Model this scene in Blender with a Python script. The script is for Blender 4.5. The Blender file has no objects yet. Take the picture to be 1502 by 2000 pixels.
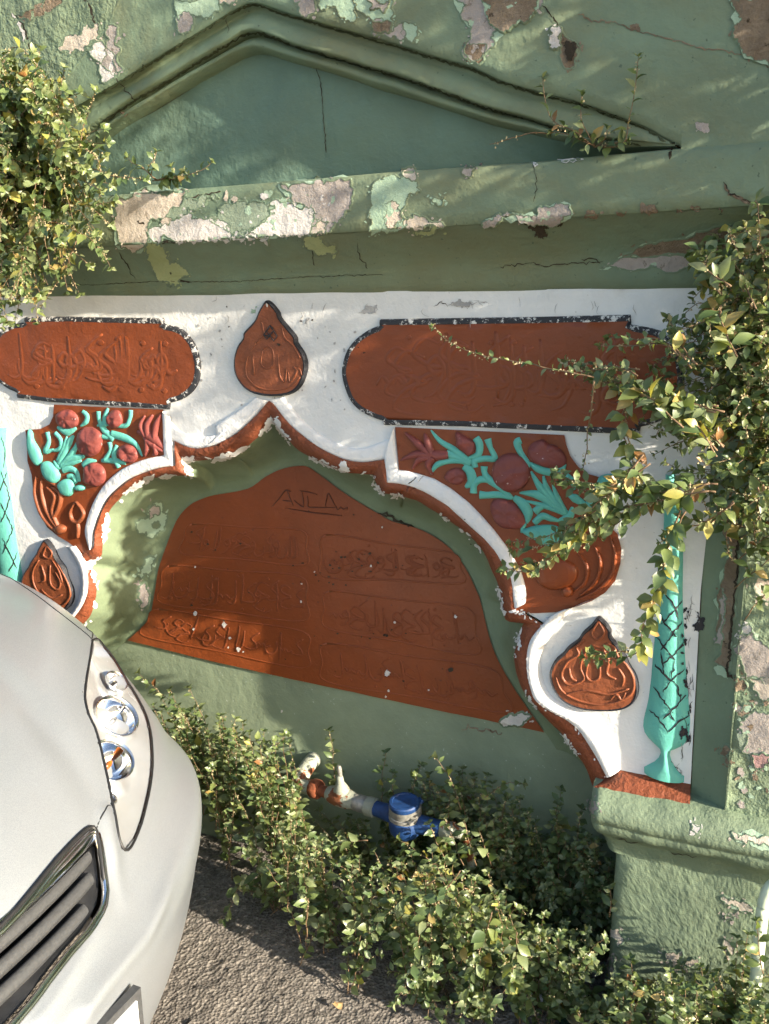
import bpy, bmesh, math, random
from mathutils import Vector, Matrix, noise
from mathutils.geometry import delaunay_2d_cdt
from mathutils.bvhtree import BVHTree
R = math.radians
rnd = random.Random(7)
scn = bpy.context.scene
COL = scn.collection

# ------------------------------------------------------------------ camera
YAW, PITCH, ROLL, FPX = R(24.5), R(12.7), R(-0.8), 1720.0
CAMP = Vector((0.0, -1.7535, 1.5))
_cy, _sy = math.cos(YAW), math.sin(YAW)
_r = Vector((_cy, _sy, 0)); _fw = Vector((-_sy, _cy, 0)); _u = Vector((0, 0, 1))
CF = _fw * math.cos(PITCH) - _u * math.sin(PITCH)
_u2 = _u * math.cos(PITCH) + _fw * math.sin(PITCH)
CR = _r * math.cos(ROLL) + _u2 * math.sin(ROLL)
CU = -_r * math.sin(ROLL) + _u2 * math.cos(ROLL)
cd = bpy.data.cameras.new('camera'); cam = bpy.data.objects.new('camera', cd); COL.objects.link(cam)
m = Matrix((CR, CU, -CF)).transposed().to_4x4(); m.translation = CAMP
cam.matrix_world = m
cd.sensor_fit = 'VERTICAL'; cd.sensor_height = 36.0; cd.lens = FPX / 2000 * 36.0
cd.clip_start = 0.01; cd.clip_end = 500
scn.camera = cam

# ------------------------------------------------------------------ light
SUN_EL, SUN_G = R(17), R(12)          # height above horizon; angle the rays make with the wall
sd = Vector((math.cos(SUN_EL) * math.cos(SUN_G), -math.cos(SUN_EL) * math.sin(SUN_G), math.sin(SUN_EL)))
sl = bpy.data.lights.new('sun', 'SUN'); sl.energy = 5.0; sl.angle = R(0.6); sl.color = (1.0, 0.90, 0.74)
so = bpy.data.objects.new('sun', sl); COL.objects.link(so)
so.rotation_euler = sd.to_track_quat('Z', 'Y').to_euler(); so.location = (6, -3, 4)
w = bpy.data.worlds.new('World'); scn.world = w; w.use_nodes = True
nt = w.node_tree; bg = nt.nodes['Background']
sky = nt.nodes.new('ShaderNodeTexSky'); sky.sky_type = 'NISHITA'; sky.sun_disc = False
sky.sun_elevation = SUN_EL; sky.sun_rotation = math.atan2(sd.x, sd.y)
nt.links.new(sky.outputs[0], bg.inputs[0]); bg.inputs[1].default_value = 0.12
vs = scn.view_settings; vs.view_transform = 'Standard'; vs.look = 'None'; vs.gamma = 1; vs.exposure = 1.62
vs.use_curve_mapping = False
scn.cycles.max_bounces = 6; scn.cycles.diffuse_bounces = 3; scn.cycles.glossy_bounces = 3; scn.cycles.transmission_bounces = 3; scn.cycles.transparent_max_bounces = 6
scn.cycles.adaptive_threshold = .03; scn.cycles.caustics_reflective = False; scn.cycles.caustics_refractive = False

# ------------------------------------------------------------------ picture helpers (only used to read measurements off the photo)
def ray(px, py): return ((px - 751) / FPX) * CR - ((py - 1000) / FPX) * CU + CF
def aty(px, py, y):
    d = ray(px, py); return CAMP + d * ((y - CAMP.y) / d.y)
def atz(px, py, z):
    d = ray(px, py); return CAMP + d * ((z - CAMP.z) / d.z)
def crop(ox, oy, s):
    return lambda *pts: [(ox + x / s, oy + y / s) for x, y in pts]
cA = crop(0, 560, 2.942); cB = crop(400, 560, 3.004); cC = crop(750, 800, 3.004); cD = crop(950, 1150, 2.721)
cE = crop(230, 850, 1.7264); c1 = crop(0, 0, 2.0027); c2 = crop(750, 0, 1.997); cP = crop(1100, 1500, 3.737)
cR = crop(1300, 1000, 2.857); cT = crop(500, 920, 5.777); cK = crop(0, 1100, 3.333); cG = crop(0, 1560, 3.338)
cX = crop(950, 450, 2.721)
def pl(pts, y): return [aty(a, b, y) for a, b in pts]

# ------------------------------------------------------------------ materials
class NT:
    def __init__(s, name):
        s.m = bpy.data.materials.new(name); s.m.use_nodes = True
        s.t = s.m.node_tree; s.b = s.t.nodes['Principled BSDF']; s.out = s.t.nodes['Material Output']
        s.co = s.t.nodes.new('ShaderNodeTexCoord').outputs['Object']
    def n(s, typ, **kw):
        x = s.t.nodes.new(typ)
        for k, v in kw.items(): setattr(x, k, v)
        return x
    def l(s, a, b): s.t.links.new(a, b)
    def noise(s, scale, detail=6, rough=.6, dist=0, co=None):
        x = s.n('ShaderNodeTexNoise'); x.inputs['Scale'].default_value = scale; x.inputs['Detail'].default_value = detail
        x.inputs['Roughness'].default_value = rough; x.inputs['Distortion'].default_value = dist
        s.l(co or s.co, x.inputs['Vector']); return x.outputs['Fac']
    def ramp(s, fac, a, b, c0=(0, 0, 0, 1), c1=(1, 1, 1, 1)):
        x = s.n('ShaderNodeValToRGB'); e = x.color_ramp.elements
        e[0].position = a; e[1].position = b; e[0].color = c0; e[1].color = c1
        s.l(fac, x.inputs[0]); return x.outputs[0]
    def mix(s, fac, a, b, mode='MIX'):
        x = s.n('ShaderNodeMix', data_type='RGBA', blend_type=mode)
        for v, i in ((fac, 0), (a, 6), (b, 7)):
            if hasattr(v, 'is_output'): s.l(v, x.inputs[i])
            elif i == 0: x.inputs[0].default_value = v
            else: x.inputs[i].default_value = (*v[:3], 1)
        return x.outputs[2]
    def math(s, op, a, b):
        x = s.n('ShaderNodeMath', operation=op)
        for v, i in ((a, 0), (b, 1)):
            if hasattr(v, 'is_output'): s.l(v, x.inputs[i])
            else: x.inputs[i].default_value = v
        return x.outputs[0]
    def bump(s, h, strength, dist, prev=None):
        x = s.n('ShaderNodeBump'); x.inputs['Strength'].default_value = strength; x.inputs['Distance'].default_value = dist
        s.l(h, x.inputs['Height'])
        if prev: s.l(prev, x.inputs['Normal'])
        return x.outputs[0]
def sc(c, k): return tuple(min(1, x * k) for x in c)
def paint(name, c, rough=.55, stain=None, stain_amt=.35, chips=None, chip_at=.70, relief=1.0, fine=1.0, var=.22, speck=None):
    t = NT(name)
    n1 = t.noise(2.3, 6, .65, .4); n2 = t.noise(14, 4, .6); n3 = t.noise(150, 2, .6)
    col = t.mix(t.ramp(n1, .3, .7), sc(c, 1 - var), sc(c, 1 + var))
    col = t.mix(t.math('MULTIPLY', t.ramp(n2, .45, .75), .35), col, sc(c, .72))
    if stain:
        ns = t.noise(1.1, 6, .7, .8)
        col = t.mix(t.math('MULTIPLY', t.ramp(ns, .48, .68), stain_amt), col, stain)
    if chips:
        nc = t.noise(9, 7, .62, .3)
        col = t.mix(t.ramp(nc, chip_at, chip_at + .012), col, chips)
    if speck:
        nk = t.noise(95, 3, .5)
        col = t.mix(t.ramp(nk, .70, .73), col, speck)
    t.l(col, t.b.inputs['Base Color'])
    t.b.inputs['Roughness'].default_value = rough
    t.b.inputs['Specular IOR Level'].default_value = .35
    nb = t.bump(n3, .35 * fine, .0016)
    nb = t.bump(t.noise(38, 3, .65), .5 * relief, .005, nb)
    nb = t.bump(t.noise(7, 2, .5), .35 * relief, .015, nb)
    t.l(nb, t.b.inputs['Normal'])
    return t.m
GREEN = (.150, .205, .135)
M = {}
M['green'] = paint('green_paint', GREEN, .6, (.155, .15, .075), .75, None, relief=1.1, var=.22, speck=sc(GREEN, .55))
M['green_rough'] = paint('rough_green_stucco', (.165, .215, .135), .7, (.19, .215, .135), .4, (.36, .31, .25), .705, relief=3.2, fine=3, var=.2)
M['green_ledge'] = paint('ledge_green_paint', (.175, .225, .145), .65, (.21, .24, .16), .4, (.36, .31, .25), .74, relief=1.5, fine=2.5, var=.2)
M['green_teal'] = paint('tympanum_green_paint', (.115, .185, .145), .6, (.12, .15, .09), .5, None, relief=1.2, var=.2)
M['green_cove'] = paint('cove_green_paint', (.165, .21, .125), .6, (.21, .27, .195), .5, (.33, .34, .24), .715, relief=1.0)
M['green_dado'] = paint('dado_green_paint', (.215, .262, .175), .55, (.15, .19, .13), .5, None, relief=.7, speck=(.35, .4, .33))
M['white'] = paint('white_paint', (.70, .69, .67), .5, (.56, .55, .53), .4, None, relief=1.0, var=.06, speck=(.5, .49, .47))
M['white_raised'] = paint('white_trim_paint', (.74, .72, .70), .55, (.60, .58, .55), .3, None, relief=1.6, var=.06)
M['red'] = paint('red_brown_paint', (.195, .045, .013), .40, (.15, .036, .012), .5, None, relief=.7, var=.14)
M['red_panel'] = paint('inscription_red_paint', (.215, .050, .013), .44, (.165, .040, .012), .6, None, relief=.7, var=.16, speck=(.12, .035, .02))
M['red_rough'] = paint('rough_red_band_paint', (.195, .054, .023), .6, (.145, .042, .02), .4, (.6, .57, .53), .72, relief=3.0, fine=2)
M['orange'] = paint('ochre_red_relief_paint', (.205, .060, .024), .5, (.15, .043, .018), .4, None, relief=1.2)
M['rose'] = paint('rose_red_paint', (.205, .052, .042), .5, (.155, .036, .028), .4, None, relief=.9, speck=(.5, .38, .36))
M['teal'] = paint('turquoise_paint', (.115, .41, .335), .6, (.10, .39, .32), .4, (.03, .05, .05), .76, relief=.9, var=.1)
M['black'] = paint('worn_black_outline', (.018, .018, .022), .6, None, 0, None, relief=2)
def worn_black():
    t = NT('flaking_black_border'); n = t.noise(75, 10, .75, .2); n2 = t.noise(5, 4, .6)
    f = t.math('ADD', n, t.math('MULTIPLY', t.math('SUBTRACT', n2, .5), .35))
    col = t.mix(t.ramp(f, .55, .58), (.018, .018, .022), (.62, .60, .57))
    t.l(col, t.b.inputs['Base Color']); t.b.inputs['Roughness'].default_value = .65
    t.l(t.bump(n, .8, .003), t.b.inputs['Normal']); return t.m
M['border'] = worn_black()
def plaster(name, a, b, relief=2.0, spots=None):
    t = NT(name); n = t.noise(11, 10, .7, .5)
    col = t.mix(t.ramp(n, .35, .68), a, b)
    if spots: col = t.mix(t.ramp(t.noise(48, 6, .7), .60, .66), col, spots)
    t.l(col, t.b.inputs['Base Color']); t.b.inputs['Roughness'].default_value = .9
    t.b.inputs['Specular IOR Level'].default_value = .1
    nb = t.bump(t.noise(120, 6, .7), .6, .004); nb = t.bump(t.noise(22, 8, .65), .7 * relief, .008, nb)
    t.l(nb, t.b.inputs['Normal']); return t.m
M['plaster'] = plaster('bare_pinkish_plaster', (.46, .385, .31), (.58, .51, .43), 1.6, (.32, .27, .21))
M['plaster_white'] = plaster('bare_whitish_plaster', (.52, .48, .45), (.66, .62, .58), 1.8)
M['plaster_grey'] = plaster('bare_grey_plaster', (.30, .265, .24), (.40, .35, .32), 1.6, (.2, .17, .14))
M['stone'] = plaster('exposed_brown_stone', (.15, .11, .075), (.30, .235, .17), 3, (.06, .045, .03))
M['mint'] = plaster('old_mint_paint', (.31, .42, .30), (.36, .46, .34), .8)
M['old_green'] = plaster('old_yellow_green_paint', (.30, .34, .16), (.36, .40, .22), .8)
M['old_paint'] = plaster('faded_green_paint_edge', (.22, .27, .19), (.27, .32, .24), .8)
M['grime'] = plaster('mildew_grime', (.045, .055, .03), (.085, .10, .06), 1)
M['crack'] = plaster('dark_crack', (.03, .025, .018), (.07, .055, .04), 1)
M['groove'] = paint('dark_red_groove', (.10, .028, .014), .5, relief=1)
M['scuff'] = plaster('grey_scuff', (.32, .31, .30), (.42, .41, .40), 1)

M['script_red'] = paint('worn_inscription_red', (.205, .047, .013), .6, (.13, .034, .012), .5, None, relief=1.5, var=.25)
def simple(name, c, rough=.5, metal=0, coat=0, nscale=40, nvar=.25, bump=.2, bdist=.002):
    t = NT(name); n = t.noise(nscale, 6, .6)
    t.l(t.mix(t.ramp(n, .3, .7), sc(c, 1 - nvar), sc(c, 1 + nvar)), t.b.inputs['Base Color'])
    t.b.inputs['Roughness'].default_value = rough; t.b.inputs['Metallic'].default_value = metal
    t.b.inputs['Coat Weight'].default_value = coat; t.b.inputs['Coat Roughness'].default_value = .08
    t.l(t.bump(n, bump, bdist), t.b.inputs['Normal']); return t.m
def leafmat():
    t = NT('pellitory_leaf'); a = t.n('ShaderNodeAttribute'); a.attribute_name = 'tint'
    n = t.noise(60, 4, .6); col = t.mix(t.math('MULTIPLY', t.ramp(n, .4, .7), .3), a.outputs['Color'], (.09, .15, .045))
    t.l(col, t.b.inputs['Base Color']); t.b.inputs['Roughness'].default_value = .4
    t.b.inputs['Specular IOR Level'].default_value = .55
    tr = t.n('ShaderNodeBsdfTranslucent'); t.l(t.mix(1.0, col, (1.0, 1.0, .45), 'MULTIPLY'), tr.inputs[0])
    mx = t.n('ShaderNodeMixShader'); mx.inputs[0].default_value = .34
    t.l(t.b.outputs[0], mx.inputs[1]); t.l(tr.outputs[0], mx.inputs[2]); t.l(mx.outputs[0], t.out.inputs[0])
    return t.m
M['leaf'] = leafmat()
M['stem'] = simple('reddish_plant_stem', (.17, .105, .055), .7, nscale=25, nvar=.4)
M['floret'] = simple('pale_plant_florets', (.36, .30, .17), .8, nscale=120, nvar=.4)

# ------------------------------------------------------------------ mesh helpers
def link(o, parent=None):
    COL.objects.link(o)
    if parent is not None:
        o.parent = parent
        o.matrix_parent_inverse = Matrix.Translation(-WLOC.get(parent.name, Vector((0, 0, 0))))
    return o
WLOC = {}
def thing(name, label, cat, loc, group=None):
    o = bpy.data.objects.new(name, None); o.empty_display_size = .05; o.location = loc; COL.objects.link(o)
    WLOC[o.name] = Vector(loc); o['label'] = label; o['category'] = cat
    if group: o['group'] = group
    return o
def tag(o, label, cat, group=None, kind=None):
    if label: o['label'] = label
    if cat: o['category'] = cat
    if group: o['group'] = group
    if kind: o['kind'] = kind
    return o
def obj(name, v, f, mat, parent=None, smooth=True, angle=None):
    me = bpy.data.meshes.new(name); me.from_pydata([tuple(p) for p in v], [], f)
    bm = bmesh.new(); bm.from_mesh(me); bmesh.ops.recalc_face_normals(bm, faces=bm.faces); bm.to_mesh(me); bm.free()
    if smooth:
        me.polygons.foreach_set('use_smooth', [True] * len(me.polygons))
        if angle:
            try: me.set_sharp_from_angle(angle=R(angle))
            except Exception: pass
    me.materials.append(M[mat] if isinstance(mat, str) else mat)
    return link(bpy.data.objects.new(name, me), parent)
def catmull(pts, n, closed=False):
    P = [Vector(p) for p in pts]; k = len(P); out = []
    segs = k if closed else k - 1
    for i in range(segs):
        if closed: a, b, c, d = P[i - 1], P[i], P[(i + 1) % k], P[(i + 2) % k]
        else: a, b, c, d = P[max(i - 1, 0)], P[i], P[i + 1], P[min(i + 2, k - 1)]
        for j in range(n):
            t = j / n
            out.append(.5 * ((2 * b) + (c - a) * t + (2 * a - 5 * b + 4 * c - d) * t * t + (3 * b - a - 3 * c + d) * t ** 3))
    if not closed: out.append(P[-1])
    return out
def resample(P, n):
    P = [Vector(p) for p in P]; L = [0]
    for a, b in zip(P, P[1:]): L.append(L[-1] + (b - a).length)
    out = []; k = 0
    for i in range(n):
        s = L[-1] * i / (n - 1)
        while k < len(P) - 2 and L[k + 1] < s: k += 1
        e = L[k + 1] - L[k]; out.append(P[k].lerp(P[k + 1], 0 if e == 0 else min(1, (s - L[k]) / e)))
    return out
def loft(rails, closed=False):
    n = len(rails[0]); v = [p for r in rails for p in r]; f = []
    for i in range(len(rails) - 1):
        for j in range(n if closed else n - 1):
            a = i * n + j; b = i * n + (j + 1) % n
            f.append((a, b, b + n, a + n))
    return v, f
def join(*parts):
    V, F = [], []
    for v, f in parts:
        o = len(V); V += list(v); F += [tuple(i + o for i in q) for q in f]
    return V, F
def fn(p, s, seed=0): return noise.noise(Vector((p[0] * s + seed * 7.3, p[1] * s + seed * 3.1, p[2] * s - seed)))
def inside(x, y, P):
    c = False; j = len(P) - 1
    for i in range(len(P)):
        xi, yi = P[i][0], P[i][1]; xj, yj = P[j][0], P[j][1]
        if (yi > y) != (yj > y) and x < (xj - xi) * (y - yi) / (yj - yi) + xi: c = not c
        j = i
    return c
def cdt(outline, step):
    """triangulated sheet inside a 2-D outline, with a jittered interior grid"""
    pts = [Vector((p[0], p[1])) for p in outline]; n = len(pts)
    x0 = min(p.x for p in pts); x1 = max(p.x for p in pts); y0 = min(p.y for p in pts); y1 = max(p.y for p in pts)
    inner = []
    j = 0; y = y0 + step / 2
    while y < y1:
        x = x0 + step * (.5 if j % 2 else .25)
        while x < x1:
            if inside(x, y, pts): inner.append(Vector((x, y)))
            x += step
        y += step * .87; j += 1
    allp = pts + inner
    v, e, f, *_ = delaunay_2d_cdt(allp, [(i, (i + 1) % n) for i in range(n)], [], 1, 1e-7)
    return [Vector(p) for p in v], [tuple(q) for q in f]
def sheet(name, outline3, y, mat, parent, step=.03, amp=0., freq=6., seed=0):
    """sheet lying in the wall plane at depth y; outline3 are 3-D points (x and z used)"""
    v, f = cdt([(p[0], p[2]) for p in outline3], step)
    V = [Vector((p.x, y + (amp * fn((p.x, p.y, 0), freq, seed) if amp else 0), p.y)) for p in v]
    return obj(name, V, f, mat, parent)
def inset(P, d):
    n = len(P); A = sum(P[i][0] * P[(i + 1) % n][2] - P[(i + 1) % n][0] * P[i][2] for i in range(n))
    s = 1 if A > 0 else -1; out = []
    for i in range(n):
        a, b = Vector(P[i - 1]), Vector(P[(i + 1) % n]); t = (b - a)
        nn = Vector((-t.z, 0, t.x)) * s; nn.normalize(); out.append(Vector(P[i]) + nn * d)
    return out
def at_depth(P, y): return [Vector((p[0], y, p[2])) for p in P]
def stroke_geo(P, widths, y0, h, n=5, sub=6):
    """rounded tapered ridge along points in a wall plane"""
    P = catmull(P, sub); k = len(P); rails = []; V = []; F = []
    W = []
    for i in range(k):
        t = i / (k - 1) * (len(widths) - 1); a = int(min(t, len(widths) - 2)); W.append(widths[a] + (widths[a + 1] - widths[a]) * (t - a))
    for i in range(k):
        t = (P[min(i + 1, k - 1)] - P[max(i - 1, 0)]); t.normalize(); nn = Vector((-t.z, 0, t.x))
        w2 = W[i] / 2; row = []
        for j in range(n):
            a = math.pi * j / (n - 1)
            hh = h * min(1, W[i] / max(widths) + .15)
            row.append(Vector((P[i].x, y0 - math.sin(a) * hh, P[i].z)) + nn * (math.cos(a) * w2))
        V += row
    for i in range(k - 1):
        for j in range(n - 1):
            a = i * n + j; F.append((a, a + 1, a + n + 1, a + n))
    F.append(tuple(range(n))); F.append(tuple(range((k - 1) * n, k * n)))
    return V, F
PXM = .00112     # metres per photo pixel on the wall, for stroke widths
def stroke(name, pts, widths, y0, h, mat, parent, k=1.0):
    P = pl(pts, y0); dd = [(P[0] - CAMP).length, (P[-1] - CAMP).length]; s = sum(dd) / 2 / FPX * 1.05
    v, f = stroke_geo(P, [x * s * k for x in widths], y0, h); return obj(name, v, f, mat, parent)
def dome_geo(P, y0, h, sub=4, lump=0, seed=0):
    P = catmull(P, sub, True); c = sum(P, Vector()) / len(P); rails = []
    for r, k in ((1, -.15), (1, .12), (.93, .5), (.78, .8), (.55, .94), (.3, 1.0), (.08, 1.02)):
        row = []
        for p in P:
            q = c + (p - c) * r
            row.append(Vector((q.x, y0 - h * k - (lump * (fn(q, 45, seed) + .6 * fn(q, 110, seed)) if k > .3 else 0), q.z)))
        rails.append(row)
    v, f = loft(rails, True); n = len(P); f.append(tuple(range(len(v) - n, len(v)))); return v, f
def dome(name, pts, y0, h, mat, parent, lump=0, seed=0):
    v, f = dome_geo(pl(pts, y0), y0, h, 4, lump, seed); return obj(name, v, f, mat, parent)
def ell(cx, cy, rx, ry, n=10, rot=0, jit=0, seed=1):
    r_ = random.Random(seed); o = []
    for i in range(n):
        a = 2 * math.pi * i / n; k = 1 + (r_.random() - .5) * jit
        x, y = math.cos(a) * rx * k, math.sin(a) * ry * k
        o.append((cx + x * math.cos(rot) - y * math.sin(rot), cy + x * math.sin(rot) + y * math.cos(rot)))
    return o
def tube_geo(P, rad, n=10, cap=True):
    V = []; F = []; k = len(P); up = Vector((0, 0, 1))
    rad = rad if isinstance(rad, (list, tuple)) else [rad] * k
    for i in range(k):
        t = (P[min(i + 1, k - 1)] - P[max(i - 1, 0)]).normalized()
        a = t.cross(up)
        if a.length < .05: a = t.cross(Vector((0, 1, 0)))
        a.normalize(); b = t.cross(a).normalized()
        for j in range(n):
            q = 2 * math.pi * j / n; V.append(P[i] + (a * math.cos(q) + b * math.sin(q)) * rad[i])
    for i in range(k - 1):
        for j in range(n):
            a0 = i * n + j; b0 = i * n + (j + 1) % n; F.append((a0, b0, b0 + n, a0 + n))
    if cap: F.append(tuple(range(n))); F.append(tuple(range((k - 1) * n, k * n)))
    return V, F
def tube(name, P, rad, mat, parent=None, n=10):
    v, f = tube_geo([Vector(p) for p in P], rad, n); return obj(name, v, f, mat, parent, angle=50)
def lathe_geo(prof, c, axis=Vector((0, 0, 1)), n=24):
    q = axis.to_track_quat('Z', 'Y'); V = []; F = []
    for r, h in prof:
        for j in range(n):
            a = 2 * math.pi * j / n; V.append(Vector(c) + q @ Vector((r * math.cos(a), r * math.sin(a), h)))
    for i in range(len(prof) - 1):
        for j in range(n):
            a = i * n + j; b = i * n + (j + 1) % n; F.append((a, b, b + n, a + n))
    F.append(tuple(range(n))); F.append(tuple(range((len(prof) - 1) * n, len(prof) * n)))
    return V, F
def lathe(name, prof, c, mat, parent=None, axis=Vector((0, 0, 1)), n=24, angle=35):
    v, f = lathe_geo(prof, c, axis, n); return obj(name, v, f, mat, parent, angle=angle)
def box_geo(a, b):
    (x0, y0, z0), (x1, y1, z1) = a, b
    v = [Vector((x, y, z)) for x in (x0, x1) for y in (y0, y1) for z in (z0, z1)]
    return v, [(0, 1, 3, 2), (4, 6, 7, 5), (0, 4, 5, 1), (2, 3, 7, 6), (0, 2, 6, 4), (1, 5, 7, 3)]

# ================================================================== GROUND
def ground():
    def h(x, y): return .006 * fn((x, y, 0), 9) + .0035 * fn((x, y, 2), 50) + .0034 * fn((x, y, 5), 105)
    xs = []; x = -14
    while x < 14:
        xs.append(x); x += .008 if -1.5 < x < .2 else (.06 if -3 < x < 2 else .8)
    ys = []; y = -12
    while y < .5:
        ys.append(y); y += .008 if -.75 < y < .16 else (.06 if -2.5 < y < .2 else .6)
    n = len(xs); V = [Vector((a, b, h(a, b))) for b in ys for a in xs]
    F = [(j * n + i, j * n + i + 1, j * n + n + i + 1, j * n + n + i) for j in range(len(ys) - 1) for i in range(n - 1)]
    t = NT('worn_asphalt'); vor = t.n('ShaderNodeTexVoronoi'); vor.inputs['Scale'].default_value = 130; t.l(t.co, vor.inputs['Vector'])
    n1 = t.noise(90, 6, .7); n2 = t.noise(5, 6, .6)
    c = t.mix(t.ramp(vor.outputs['Color'], .2, .9), (.13, .112, .095), (.25, .222, .19))
    c = t.mix(t.ramp(n1, .62, .72), c, (.40, .36, .31)); c = t.mix(t.math('MULTIPLY', t.ramp(n2, .5, .75), .5), c, (.12, .10, .08))
    t.l(c, t.b.inputs['Base Color']); t.b.inputs['Roughness'].default_value = .9
    nb = t.bump(vor.outputs['Distance'], .8, .006); nb = t.bump(n1, .6, .006, nb); t.l(nb, t.b.inputs['Normal'])
    o = obj('ground', V, F, t.m); o['kind'] = 'structure'
ground()

# ================================================================== FOUNTAIN
YU = -.10      # upper wall plane (and cornice face)
YB = .15       # back of the niche
FT = thing('wall_fountain', 'green street fountain with white arched panel, red inscription niche and peeling pediment', 'fountain', (-1.085, .1, 0))
BASE = []      # surfaces that carry flakes and cracks
def base(o): BASE.append(o); return o
XL, XR = -3.2, 1.6

# ---- landmarks of the arch
F_seg = [cA((250, 2260), (330, 2120), (430, 1995), (500, 1920), (540, 1840), (553, 1740), (540, 1660), (515, 1603)),
         cA((515, 1603), (560, 1570), (590, 1540), (592, 1470), (603, 1390), (625, 1300), (685, 1220), (760, 1152), (850, 1107), (960, 1087), (1088, 1086)),
         cA((1088, 1086), (1075, 1040), (1060, 996)),
         cA((1060, 996), (1150, 997), (1250, 988), (1330, 960)) + cB((80, 1010), (150, 990), (230, 950), (310, 890), (360, 830), (396, 775)),
         cB((396, 775), (440, 840), (490, 900), (540, 945), (620, 1000), (740, 1060), (860, 1095), (985, 1105)),
         cB((985, 1105), (1010, 1175), (1050, 1215)),
         cB((1050, 1215), (1150, 1228)) + cC((70, 497), (190, 530), (270, 580), (360, 640), (440, 695), (520, 762), (590, 850), (640, 950), (670, 1040), (690, 1130), (715, 1235), (820, 1255)),
         cC((820, 1255)) + cD((172, 250), (156, 330), (156, 420), (180, 500), (215, 570), (270, 640), (330, 700), (400, 770), (460, 850), (520, 940), (555, 1010), (570, 1052))]
G_seg = [cA((190, 2230), (270, 2080), (370, 1960), (440, 1880), (490, 1800), (507, 1710), (497, 1610), (470, 1545)),
         cA((470, 1545), (500, 1515), (535, 1498), (545, 1400), (580, 1300), (622, 1220), (690, 1150), (760, 1100), (840, 1065), (920, 1042), (1005, 1028)),
         cA((1005, 1028), (1002, 950), (1000, 885)),
         cA((1000, 885), (1060, 915), (1130, 930), (1230, 915), (1330, 880), (1400, 830)) + cB((70, 925), (150, 885), (220, 835), (290, 768), (340, 712), (377, 668)),
         cB((377, 668), (405, 690), (450, 750), (500, 810), (570, 870), (650, 930), (740, 980), (830, 1015), (930, 1030), (1060, 1012)),
         cB((1060, 1012), (1068, 1080), (1075, 1148)),
         cB((1075, 1148), (1150, 1155), (1250, 1178)) + cC((130, 440), (240, 480), (340, 540), (430, 610), (510, 680), (580, 745), (640, 815), (695, 890), (738, 965), (755, 1050), (772, 1163)) + cD((255, 160), (300, 190)),
         cD((300, 190), (240, 262), (216, 345), (216, 440), (236, 530), (262, 590), (330, 640), (420, 690), (490, 750), (540, 820), (590, 905), (640, 998))]
B_seg = [cE((-75, 780), (35, 690), (75, 655), (110, 610), (125, 545)),
         cE((125, 545), (140, 450), (175, 350), (205, 280), (250, 232), (300, 209)),
         cE((300, 209), (318, 204), (335, 200)),
         cE((335, 200), (440, 180), (500, 140), (560, 112), (630, 103)),
         cE((630, 103), (680, 130), (760, 190), (840, 240)),
         cE((840, 240), (860, 252), (885, 266)),
         cE((885, 266), (930, 290), (1030, 320), (1110, 370), (1170, 440), (1210, 520), (1225, 560)),
         cE((1225, 560), (1255, 680), (1290, 770), (1350, 870), (1440, 1000), (1480, 1060))]
NS = [26, 40, 8, 34, 30, 8, 46, 40]
def rail(segs, y):
    out = []
    for s, n in zip(segs, NS):
        P = pl(s, y); P = catmull(P, 6) if len(P) > 3 else P
        q = resample(P, n + 1); out += q[:-1]
    out.append(q[-1]); return out
Fr = rail(F_seg, .012); Gr = rail(G_seg, -.010); Br = rail(B_seg, YB)
# wobble of hand-cut plaster
for i in range(len(Fr)):
    Fr[i] += Vector((fn(Fr[i], 26, 1), 0, fn(Fr[i], 26, 2))) * .004
# red band : chamfer from the white trim down into the niche
band_rails = []
for k in range(7):
    t = k / 6; row = []
    for g, f_ in zip(Gr, Fr):
        p = g.lerp(f_, t); p.y = -.010 + .022 * (t ** 1.6) - .004 * math.sin(math.pi * t) + .002 * fn(p, 30, 4); row.append(p)
    band_rails.append(row)
base(obj('arch_band', *loft(band_rails), 'red_rough', FT))
# green cove
cove = []
for k in range(11):
    t = k / 10; row = []
    for f_, b in zip(Fr, Br):
        a = t * math.pi / 2
        # quarter round: first back into the wall, then across to the panel
        h_ = .55 * t + .45 * (1 - math.cos(a))
        p = Vector((f_.x + (b.x - f_.x) * h_, f_.y + (b.y - f_.y) * math.sin(a), f_.z + (b.z - f_.z) * h_))
        p += Vector((fn(p, 9, 3), fn(p, 9, 8), fn(p, 9, 5))) * (.002 * math.sin(math.pi * t))
        row.append(p)
    cove.append(row)
base(obj('niche_cove', *loft(cove), 'green_cove', FT))
# back of the niche with the painted inscription field
v, f = cdt([(-2.35, -.05), (-.15, -.05), (-.15, 1.36), (-2.35, 1.36)], .05)
base(obj('niche_back', [Vector((p.x, YB + .004 + .003 * fn((p.x, p.y, 0), 5), p.y)) for p in v], f, 'green_dado', FT))
red_bottom = cE((1440, 1000), (1250, 960), (1060, 922), (800, 866), (565, 816), (300, 756), (35, 690))
lo = [i for i in range(len(Br))]
Bf = pl(sum([s[:-1] for s in B_seg[1:7]], []) , YB)
edge = catmull(pl(B_seg[0][1:-1], YB) + Bf + pl(B_seg[7][:5], YB), 4)
outl = edge + [p for p in resample(pl(red_bottom, YB), 60)[1:-1]]
IP = base(sheet('inscription_panel', outl, YB - .0035, 'red_panel', FT, .02, .002, 14, 3))

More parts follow.
